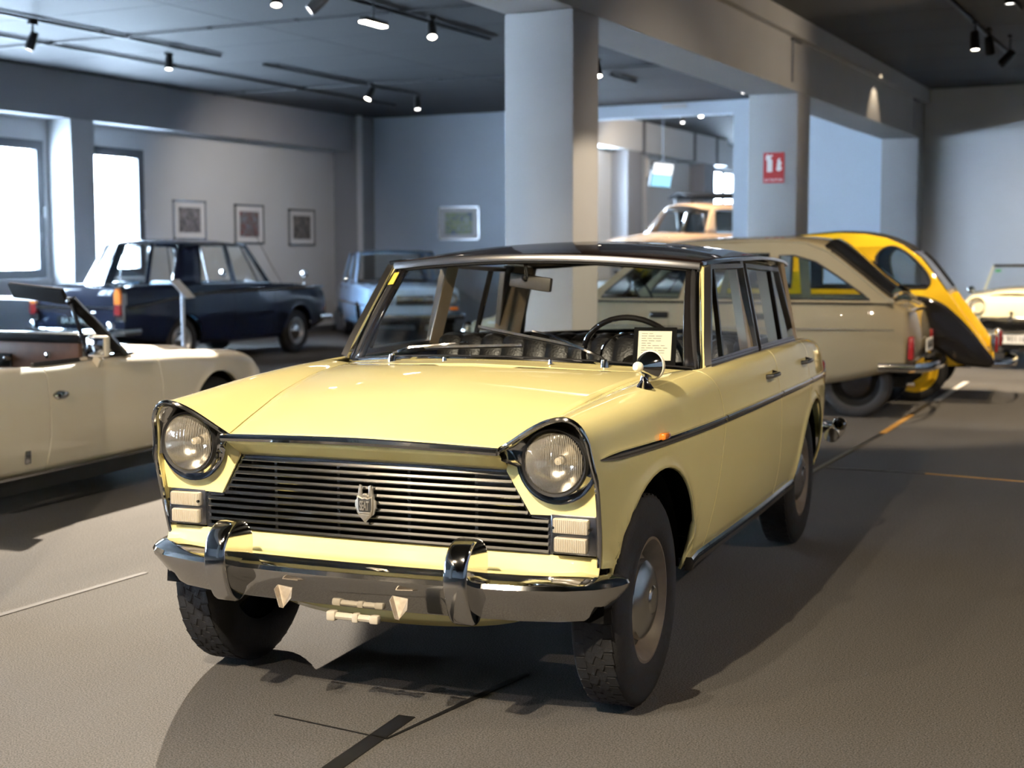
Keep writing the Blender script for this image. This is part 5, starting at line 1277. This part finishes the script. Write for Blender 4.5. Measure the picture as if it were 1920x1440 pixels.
# scuttle, hood, windshield
def hd(u, v):
    a = pi*u; y = lerp(-.62, .42, v); r = lerp(.24, .50, v); zt = lerp(.82, 1.05, v**.8)
    return (-r*cos(a), y, lerp(.55, zt, sin(a)**.55))
MB().grid(hd, 18, 10).obj('hood', M_YB, yc_, solid=.012)
MB().grid(lambda u, v: ((u*2-1)*lerp(.60, .30, v), .14, lerp(.35, 1.0, v)), 4, 4).obj('scuttle', M_YB, yc_, solid=.01)
MB().grid(lambda u, v: ((u*2-1)*lerp(.56, .50, v), lerp(.46, .76, v), lerp(1.05, 1.46, v)), 6, 4).obj('windshield', M_GLASS, yc_)
MB().box((0, -.63, .66), (.44, .04, .32), bev=.02).obj('grille', M_CHROME, yc_)
bumper(yc_, 3.16, .36, .62, 1, 'rear_bumper', r=.03); bumper(yc_, -.72, .36, .60, -1, 'front_bumper', r=.03)
MB().box((0, 1.45, .36), (1.15, 2.9, .08)).obj('underbody', M_DARK, yc_, smooth=False)
q = MB()
for y in (1.2, 2.05): q.box((0, y, .80), (1.05, .10, .46), bev=.04); q.box((0, y-.22, .55), (1.05, .46, .10), bev=.04)
q.obj('seats', M_LEATHER, yc_)
MB().tube([(.62, 2.40, .30), (.70, 2.0, .34), (.62, 1.4, .34)], .03, 8).obj('suspension_arm', M_BLACK, yc_)
add_wheels(yc_, [(.62, -.02, .30), (-.62, -.02, .30), (.63, 2.40, .30), (-.63, 2.40, .30)], .30, .13, .215, M_YRIM, M_CHROME, cap='small', tread=False, nseg=36)

# ---------------------------------------------------------------- cream roadster by the end wall
M_CREAM = paint('cream_paint', (0.78, 0.70, 0.45), 0.3)
rd = tag(empty('car', (0.12, 14.55, 0), radians(-3)), 'cream roadster with low windscreen facing forward by the end wall', 'car')
RB = Body(
    W=[(-.72, .575), (-.5, .63), (0, .65), (1, .66), (1.9, .62), (2.5, .48)],
    sill=[(-.72, .36), (-.3, .28), (.4, .2), (1.7, .2), (2.5, .34)], sill0=[(-.72, .22), (2.5, .22)],
    zs=[(-.72, .70), (-.3, .76), (0, .78), (1, .76), (2.5, .62)], cx=[(-.72, .43), (0, .50), (1, .60), (2.0, .52), (2.5, .36)],
    cz=[(-.72, .875), (-.3, .915), (0, .925), (.6, .90), (1, .86), (2.0, .84), (2.5, .70)], sx=[(-.72, .30), (0, .34), (.6, .40), (1, .56), (1.7, .56), (2.0, .40), (2.5, .25)],
    sz=[(-.72, .885), (-.3, .94), (0, .955), (.6, .95), (1, .86), (1.7, .85), (2.0, .84), (2.5, .70)], arches=[(0, .27, .31), (1.9, .27, .30)], tuck=[(0, -.06), (.4, 0), (1, -.01)])
both(RB.patch(-.72, .60, 0, 3, (9, 6, 6), .07), 'front_fender', M_CREAM, rd, solid=.01)
both(RB.patch(.606, 1.50, 0, 2, (9, 6, 1), .1), 'door', M_CREAM, rd, solid=.01)
both(RB.patch(1.506, 2.5, 0, 3, (9, 6, 6), .08), 'rear_fender', M_CREAM, rd, solid=.01)
MB().grid(lambda u, v: ((u*2-1)*(RB.par('sx', lerp(-.72, .62, v))), lerp(-.72, .62, v), RB.par('sz', lerp(-.72, .62, v))+.03*(1-(u*2-1)**2)), 14, 14).obj('hood', M_CREAM, rd, solid=.01)
MB().grid(lambda u, v: ((u*2-1)*(RB.par('sx', lerp(1.75, 2.5, v))), lerp(1.75, 2.5, v), RB.par('sz', lerp(1.75, 2.5, v))+.02*(1-(u*2-1)**2)), 10, 8).obj('boot_lid', M_CREAM, rd, solid=.01)
cap_mb(RB, -.72, -.10).obj('nose_panel', M_CREAM, rd); cap_mb(RB, 2.5, .06).obj('tail_panel', M_CREAM, rd)
gm = empty('grille', (0, -.845, .54), 0, rd)
MB().box((0, .03, 0), (.74, .07, .17), bev=.03).obj('mouth', M_DARK, gm)
for k in range(5): MB().sweep([(-.35, 0, -.055+.027*k), (0, -.03, -.055+.027*k), (.35, 0, -.055+.027*k)], [(-.005, -.005), (.005, 0), (-.005, .005)]).obj('grille_bar', M_STEEL, gm)
MB().tube([(.38*cos(a), -.01-.02*abs(sin(a)), .085*sin(a)+0) for a in [2*pi*i/28 for i in range(28)]], .010, 6, closed=True).obj('grille_trim', M_CHROME, gm)
MB().lathe([(.001, -.03), (.03, -.02), (.035, .0)], 14, 'y', (0, -.02, .07)).obj('grille_badge', M_CHROME, gm)
MB().lathe([(.001, -.01), (.022, -.006), (.024, .01)], 12, 'y', (0, -.825, .68)).obj('nose_badge', M_CHROME, rd)
plate(rd, (0, -.86, .37), .50, .11, 'PM 90116', -1, M_PWHITE, M_INK)
for s in (-1, 1):
    headlamp(rd, (s*.41, -.80, .755), .10, depth=.05)
    MB().tube([(s*.42, -.70+.004, .70)]*0+[(s*.58, .50, .90), (s*.50, .66, 1.22)], .016, 8).obj('windshield_post', M_CREAM, rd)
    MB().lathe([(.001, -.05), (.04, -.035), (.05, .0), (.045, .03)], 16, 'y', (s*.66, .10, .93)).obj('fender_mirror', M_CHROME, rd)
    MB().tube([(s*.60, .10, .78), (s*.655, .10, .90)], .010).obj('mirror_stalk', M_CHROME, rd)
    MB().tube([(s*.30, -.62, .30), (s*.10, -.80, .24)], .02).obj('steering_arm', M_STEEL, rd)
wsr = empty('windshield', (0, 0, 0), 0, rd)
MB().grid(lambda u, v: ((u*2-1)*lerp(.57, .49, v), lerp(.44, .60, v)+.08*abs(u*2-1)**2, lerp(.93, 1.22, v)), 10, 4).obj('pane', M_GLASS, wsr)
MB().tube([(.50*(k/6-1), .60+.07*(k/6-1)**2, 1.225) for k in range(13)], .016, 8).obj('top_rail', M_STEEL, wsr)
MB().prism([(-.47, .625, 1.175), (-.40, .615, 1.178), (-.40, .612, 1.150), (-.47, .622, 1.147)], (0, -.003, 0)).obj('green_sticker', mat('sticker_green', (.05, .45, .06), .6), wsr, smooth=False)
MB().box((0, 1.45, .55), (1.0, .14, .5), bev=.05).obj('seat', M_LEATHER, rd)
MB().box((0, .9, .24), (1.1, 2.4, .06)).obj('underbody', M_DARK, rd, smooth=False)
add_wheels(rd, [(.56, 0, .27), (-.56, 0, .27), (.55, 1.9, .27), (-.55, 1.9, .27)], .27, .13, .16, M_RIMS, M_CHROME, tread=False, nseg=28)

# ---------------------------------------------------------------- off white convertible at the left, facing away
M_OFFW = paint('off_white_paint', (0.72, 0.66, 0.54), 0.3)
sp_ = tag(empty('car', (-4.33, 3.43, 0), pi+.07), 'off white open convertible with wooden dashboard at the left edge', 'car')
SB = Body(
    W=[(-.72, .62), (-.5, .70), (-.1, .755), (.3, .775), (1.0, .79), (1.7, .785), (2.3, .78), (2.9, .70), (3.15, .60)],
    sill=[(-.72, .34), (-.4, .27), (.35, .205), (1.9, .195), (2.7, .28), (3.15, .40)], sill0=[(-.72, .2), (3.15, .2)],
    zs=[(-.72, .55), (-.4, .66), (0, .69), (.6, .70), (1.6, .69), (2.2, .70), (3.15, .66)], cx=[(-.72, .50), (-.3, .57), (0, .60), (.6, .66), (1.0, .71), (1.7, .70), (2.3, .62), (3.15, .50)],
    cz=[(-.72, .64), (-.55, .71), (-.3, .75), (0, .767), (.5, .788), (.9, .788), (1.6, .778), (2.2, .80), (3.15, .73)], sx=[(-.72, .36), (0, .44), (.5, .54), (.8, .62), (1.0, .68), (1.7, .66), (2.3, .5), (3.15, .4)],
    sz=[(-.72, .62), (-.3, .72), (0, .74), (.5, .775), (1.0, .785), (1.7, .775), (2.3, .775), (3.15, .72)], arches=[(0, .30, .335), (2.50, .30, .33)], tuck=[(0, -.055), (.2, -.02), (.45, .0), (.75, 0), (1, -.012)], flare=.01)
SB.warps = [([(.26, .0), (.5, .02), (.75, .03), (.85, .0)], [(.2, 0), (.62, 1), (1.0, 0)])]
both(SB.patch(-.72, .617, 0, 3, (12, 8, 6), .05), 'front_fender', M_OFFW, sp_, solid=.01)
SD = both(SB.patch(.623, 1.657, 0, 2, (12, 8, 1), .07), 'door', M_OFFW, sp_, solid=.01)
both(SB.patch(1.663, 3.15, 0, 3, (12, 8, 6), .06), 'rear_fender', M_OFFW, sp_, solid=.01)
def shood(u, v):
    t = u*2-1; y = lerp(-.72, .62, v); return (t*(SB.par('sx', y)-.004), y, SB.par('sz', y)+.035*(1-t*t)+.02*max(0, 1-abs(abs(t)-.5)*5))
MB().grid(shood, 24, 16).obj('hood', M_OFFW, sp_, solid=.01)
MB().grid(lambda u, v: ((u*2-1)*(SB.par('sx', lerp(2.2, 3.15, v))), lerp(2.2, 3.15, v), SB.par('sz', lerp(2.2, 3.15, v))+.02*(1-(u*2-1)**2)), 10, 8).obj('boot_lid', M_OFFW, sp_, solid=.01)
cap_mb(SB, -.72, -.05).obj('nose_panel', M_OFFW, sp_); cap_mb(SB, 3.15, .05).obj('tail_panel', M_OFFW, sp_)
for i, s in enumerate((1, -1)):
    h = empty('door_handle', (s*(SB.side_x(1.60, .61)+.004), 1.57, .615), 0, SD[i])
    MB().lathe([(.001, .016), (.018, .014), (.026, .004), (.028, -.01)], 20, 'x').xf(Matrix.Diagonal((s, 2.3, 1, 1))).obj('handle_cup', M_CHROME, h)
    MB().lathe([(.001, .018), (.012, .016)], 14, 'x', (0, 0, 0)).xf(Matrix.Translation((0, .03, 0)) @ Matrix.Diagonal((s*1.02, 1.2, 1, 1))).obj('push_button', M_BLACK, h)
    MB().box((s*(SB.side_x(1.78, .30)+.004), 1.83, .30), (.008, .045, .075), bev=.006).obj('side_badge', M_STEEL, sp_)
    MB().box((s*(SB.par('W', -.62)-.045), -.60, .56), (.03, .075, .05), bev=.006).obj('side_repeater', mat('brown_lens', (.22, .09, .02), .3, coat=1.0), sp_)
    MB().bar((s*.745, .36, .165), (s*.745, 2.15, .155), .04, .085).obj('sill_cover', M_RUBBER, sp_)
    MB().bar((s*.765, .36, .208), (s*.765, 2.15, .198), .02, .012).obj('sill_moulding', M_STEEL, sp_)
    # windscreen pillar, vent window
    MB().sweep([(s*.72, .93, .79), (s*.68, 1.11, .965), (s*.635, 1.29, 1.135)], [(-.012, -.03), (.012, -.03), (.012, .03), (-.012, .03)], up=(s, -.3, .3)).obj('windshield_post', M_BLACK, sp_)
    MB().tube([(s*.732, .91, .795), (s*.692, 1.095, .97), (s*.645, 1.28, 1.145)], .010, 6).obj('post_trim', M_STEEL, sp_)
    vt = [(s*.715, 1.0, .80), (s*.715, 1.24, .795), (s*.640, 1.29, 1.11)]
    quad_glass('vent_window', vt, sp_)
    MB().tube([vt[1], vt[2]], .012, 8).obj('vent_frame', M_BLACK, sp_)
    MB().bar((s*.715, .85, .80), (s*.705, 1.70, .792), .02, .02).obj('door_top_moulding', M_CHROME, SD[i])
    MB().bar((s*.69, .9, .788), (s*.68, 1.65, .78), .05, .03).obj('door_top_pad', M_RUBBER, SD[i])
    headlamp(sp_, (s*.50, -.70, .56), .085)
    mr_ = empty('door_mirror', (s*.775, 1.21, .815), 0, SD[i])
    mr_.parent = SD[i]
    MB().box((0, .02, .05), (.145, .05, .125), bev=.018).obj('mirror_housing', M_OFFW, mr_)
    MB().box((0, .048, .05), (.118, .006, .098), bev=.002).obj('mirror_glass', M_CHROME, mr_)
    MB().sweep([(-s*.03, .01, -.062), (0, .015, -.01)], [(-.025, -.015), (.025, -.015), (.025, .015), (-.025, .015)], up=(0, 1, 0)).obj('mirror_foot', M_OFFW, mr_)
wsS = empty('windshield', (0, 0, 0), 0, sp_)
MB().grid(lambda u, v: ((u*2-1)*lerp(.69, .58, v), lerp(.78, 1.18, v)+.13*abs(u*2-1)**2, lerp(.82, 1.13, v)), 10, 5).obj('pane', thin_glass('blue_tint_glass', (.78, .90, .97), 1.0), wsS)
MB().sweep([(.64*(k/6-1), 1.20+.10*(k/6-1)**2, 1.135) for k in range(13)], [(-.02, -.012), (.03, -.012), (.03, .012), (-.02, .012)]).obj('header_rail', M_STEEL, wsS)
MB().box((0, 0, 0), (.40, .03, .105), bev=.014).xf(Matrix.Translation((-.43, 1.32, 1.17)) @ Matrix.Rotation(radians(-5), 4, 'Y') @ Matrix.Rotation(radians(-35), 4, 'X')).obj('sun_visor', M_CANVAS, wsS)
for x in (-.4, .05): MB().bar((x, .80, .86), (x+.42, .84, .865), .008, .012).obj('wiper', M_BLACK, sp_)
db = empty('dashboard', (0, 1.14, .855), 0, sp_)
MB().box((0, 0, .05), (1.30, .22, .06), bev=.025).obj('dash_top', M_BLACK, db)
MB().box((0, .075, -.06), (1.28, .04, .17), bev=.01).obj('wood_panel', mat('walnut_panel', (.13, .055, .025), .4, coat=.6, noise=.35, nscale=14), db)
MB().box((-.02, .10, -.085), (.26, .02, .08), bev=.006).obj('radio', M_BLACK, db)
for x in (-.13, .09): MB().lathe([(.001, .035), (.016, .034), (.020, .0)], 14, 'y', (x, .105, -.075)).obj('radio_knob', M_CHROME, db)
for x in (.24, .36, .48): MB().lathe([(.001, .018), (.04, .018), (.048, .022), (.05, .0)], 20, 'y', (x, .095, -.04)).obj('gauge', M_BLACK, db)
MB().lathe([(.001, .02), (.018, .016), (.02, 0)], 12, 'y', (-.42, .095, -.05)).obj('vent_knob', M_CHROME, db)
MB().lathe([(.19+.012*cos(a), .012*sin(a)) for a in [2*pi*i/8 for i in range(9)]], 36).xf(Matrix.Translation((.36, 1.50, .82)) @ Matrix.Rotation(radians(-68), 4, 'X')).obj('steering_wheel', mat('wood_rim', (.22, .08, .03), .35, coat=.8), sp_)
for x in (-.35, .35):
    q = MB().box((x, 1.95, .62), (.50, .14, .52), bev=.06); q.box((x, 1.62, .40), (.50, .52, .16), bev=.06); q.obj('seat', M_BLACK, sp_)
MB().box((0, 1.3, .28), (1.42, 2.2, .05)).obj('cabin_floor', M_DARK, sp_, smooth=False)
MB().box((0, 2.12, .79), (1.25, .25, .10), bev=.05).obj('folded_hood', M_CANVAS, sp_)
bumper(sp_, -.80, .42, .70, -1, 'front_bumper', r=.035); bumper(sp_, 3.22, .46, .70, 1, 'rear_bumper', r=.035)
for s in (-1, 1):
    for y in (0, 2.50): MB().lathe([(.345, s*.70), (.345, s*.42), (.02, s*.42)], 20, 'x', (0, y, .30), a0=0, a1=pi).obj('wheel_well', M_DARK, sp_)
add_wheels(sp_, [(.66, 0, .295), (-.66, 0, .295), (.655, 2.50, .295), (-.655, 2.50, .295)], .295, .16, .175, M_RIMS, M_CHROME, tread=False, nseg=32)

# ---------------------------------------------------------------- back room: beige fifties saloon and black touring car on the raised floor
M_PEACH = paint('peach_beige_paint', (0.62, 0.43, 0.27), 0.3)
M_PEACH2 = paint('dusty_rose_paint', (0.42, 0.25, 0.20), 0.3)
def fifties(y, a, b, c): return [(y[i], v) for i, v in enumerate((a, b, c))]
pc = tag(empty('car', (-5.85, 23.7, ZP), pi-.42), 'peach beige rounded fifties saloon on the raised floor behind', 'car')
PB = Body(
    W=[(-.9, .70), (0, .86), (1, .90), (2.4, .90), (3.3, .86), (3.95, .74)], sill=[(-.9, .45), (.4, .3), (2.2, .3), (3.95, .45)], sill0=[(-.9, .3), (3.95, .3)],
    zs=[(-.9, .72), (0, .84), (1, .86), (3.0, .84), (3.95, .72)], cx=[(-.9, .56), (0, .70), (1, .82), (2.4, .82), (3.0, .76), (3.95, .62)], cz=[(-.9, .86), (0, .98), (1, 1.0), (2.6, 1.0), (3.3, .96), (3.95, .84)],
    sx=[(-.9, .42), (0, .54), (1, .78), (2.4, .78), (2.9, .62), (3.95, .5)], sz=[(-.9, .86), (0, .98), (1, .99), (2.6, .99), (3.3, .95), (3.95, .82)],
    arches=[(0, .33, .38), (2.85, .33, .36)], tuck=[(0, -.08), (.3, 0), (.7, .01), (1, -.02)])
sedan(pc, PB, dict(lines=(-.9, .75, 1.65, 2.5, 3.95), ws=(.55, .85, .95, 1.15), rw=(3.05, 2.65, 2.55, 2.30), zb=1.02, zr=1.46, zc=1.60, xb=.80, xr=.62, apil=(.9, 1.2), bpil=(1.6, 1.62), cpil=(2.35, 2.2), vents=[(1.1, 1.25)],
    strip=[(-.8, .72), (2.0, .70), (3.9, .66)], crown=.10, rb=.10), M_PEACH)
add_wheels(pc, [(.72, 0, .33), (-.72, 0, .33), (.70, 2.85, .33), (-.70, 2.85, .33)], .33, .16, .2, M_RIMS, M_CHROME, tread=False, nseg=28)
bumper(pc, 4.05, .5, .84, 1, 'rear_bumper'); bumper(pc, -1.0, .5, .82, -1, 'front_bumper')
both(PB.patch(.9, 3.4, .15, .72, (6, 1, 1), .12).xf(Matrix.Translation((.006, 0, 0))), 'two_tone_flash', M_PEACH2, pc, solid=.004)
bk = tag(empty('car', (-7.0, 29.4, ZP), pi-.95), 'black vintage touring car with flat canopy beside the back window', 'car')
q = MB().box((0, 1.3, .78), (1.3, 2.3, .55), bev=.12); q.box((0, -.3, .85), (.85, 1.2, .45), bev=.15); q.obj('body_tub', M_BLACK, bk)
MB().grid(lambda u, v: ((u*2-1)*.74, lerp(.25, 2.75, v), 1.98+.10*(1-(u*2-1)**2)*1-.12*(2*v-1)**2*(1-v)), 10, 10).obj('canopy', M_CANVAS, bk, solid=.04)
for s in (-1, 1):
    for y0_, y1_ in ((.35, .45), (1.3, 1.3), (2.5, 2.6)): MB().tube([(s*.64, y0_, 1.0), (s*.70, y1_, 1.98)], .02, 8).obj('canopy_post', M_BLACK, bk)
    def fen(u, v, s=s): a = lerp(.1, pi-.1, u); return (s*lerp(.55, .85, v), -.2-.48*cos(a), .40+.48*sin(a))
    MB().grid(fen, 12, 3).obj('front_wing', M_BLACK, bk, solid=.015)
    MB().grid(lambda u, v, s=s: (fen(u, v, s)[0], fen(u, v, s)[1]+2.75, fen(u, v, s)[2]), 12, 3).obj('rear_wing', M_BLACK, bk, solid=.015)
    headlamp(bk, (s*.42, -.95, .95), .12)
    quad_glass('side_curtain', [(s*.66, 1.35, 1.08), (s*.66, 2.5, 1.08), (s*.69, 2.5, 1.80), (s*.69, 1.35, 1.80)], bk, M_BLACK)
quad_glass('windshield', [(-.6, .35, 1.08), (.6, .35, 1.08), (.6, .42, 1.6), (-.6, .42, 1.6)], bk)
MB().tube([(-.6, .35, 1.08), (.6, .35, 1.08), (.6, .42, 1.6), (-.6, .42, 1.6)], .018, 6, closed=True).obj('windshield_frame', mat('brass', (.6, .42, .15), .3, 1.0), bk)
add_wheels(bk, [(.66, -.2, .40), (-.66, -.2, .40), (.66, 2.55, .40), (-.66, 2.55, .40)], .40, .11, .30, M_RIMS, M_BLACK, cap='small', tread=False, nseg=28)

# ---------------------------------------------------------------- hanging screen, information stand
tv = tag(empty('hanging_screen', (-8.3, 24.3, 3.03)), 'bright screen hung on a pole in the back room', 'screen')
tm = Matrix.Rotation(radians(82), 4, 'Z') @ Matrix.Rotation(radians(10), 4, 'X')
MB().box((0, .02, .0), (.86, .05, .52), bev=.01).xf(tm).obj('casing', M_BLACK, tv)
def scrm():
    m = bpy.data.materials.new('screen_picture'); m.use_nodes = True; nt = m.node_tree; b = nt.nodes['Principled BSDF']
    tc = nt.nodes.new('ShaderNodeTexCoord'); sx = nt.nodes.new('ShaderNodeSeparateXYZ'); cr = nt.nodes.new('ShaderNodeValToRGB')
    cr.color_ramp.interpolation = 'CONSTANT'; cr.color_ramp.elements[0].color = (.25, .55, .75, 1); cr.color_ramp.elements[1].position = .52; cr.color_ramp.elements[1].color = (.92, .95, .95, 1)
    e = cr.color_ramp.elements.new(.48); e.color = (.12, .16, .2, 1)
    nt.links.new(tc.outputs['Generated'], sx.inputs[0]); nt.links.new(sx.outputs['Z'], cr.inputs['Fac']); nt.links.new(cr.outputs['Color'], b.inputs['Emission Color'])
    b.inputs['Base Color'].default_value = (0, 0, 0, 1); b.inputs['Emission Strength'].default_value = 1.0
    return m
MB().box((0, -.008, 0), (.82, .006, .48)).xf(tm).obj('display', scrm(), tv, smooth=False)
MB().tube([(0, .06, .1), (0, .06, ZC2-3.03)], .012, 8).obj('hanging_pole', M_FRAME, tv)
ist = tag(empty('information_stand', (-7.78, 8.22, 0)), 'slim grey stand with tilted plate in front of the navy saloon', 'stand')
M_STAND = mat('grey_stand_metal', (.40, .42, .46), .4, .3)
MB().box((0, 0, .01), (.26, .26, .02), bev=.004).obj('base_plate', M_STAND, ist)
MB().tube([(0, 0, .02), (0, 0, .99)], .022, 12).obj('post', M_STAND, ist)
MB().box((0, 0, 0), (.34, .012, .26)).xf(Matrix.Translation((0, 0, 1.02)) @ Matrix.Rotation(radians(113), 4, 'Z') @ Matrix.Rotation(radians(-42), 4, 'X')).obj('text_plate', M_STAND, ist, smooth=False)
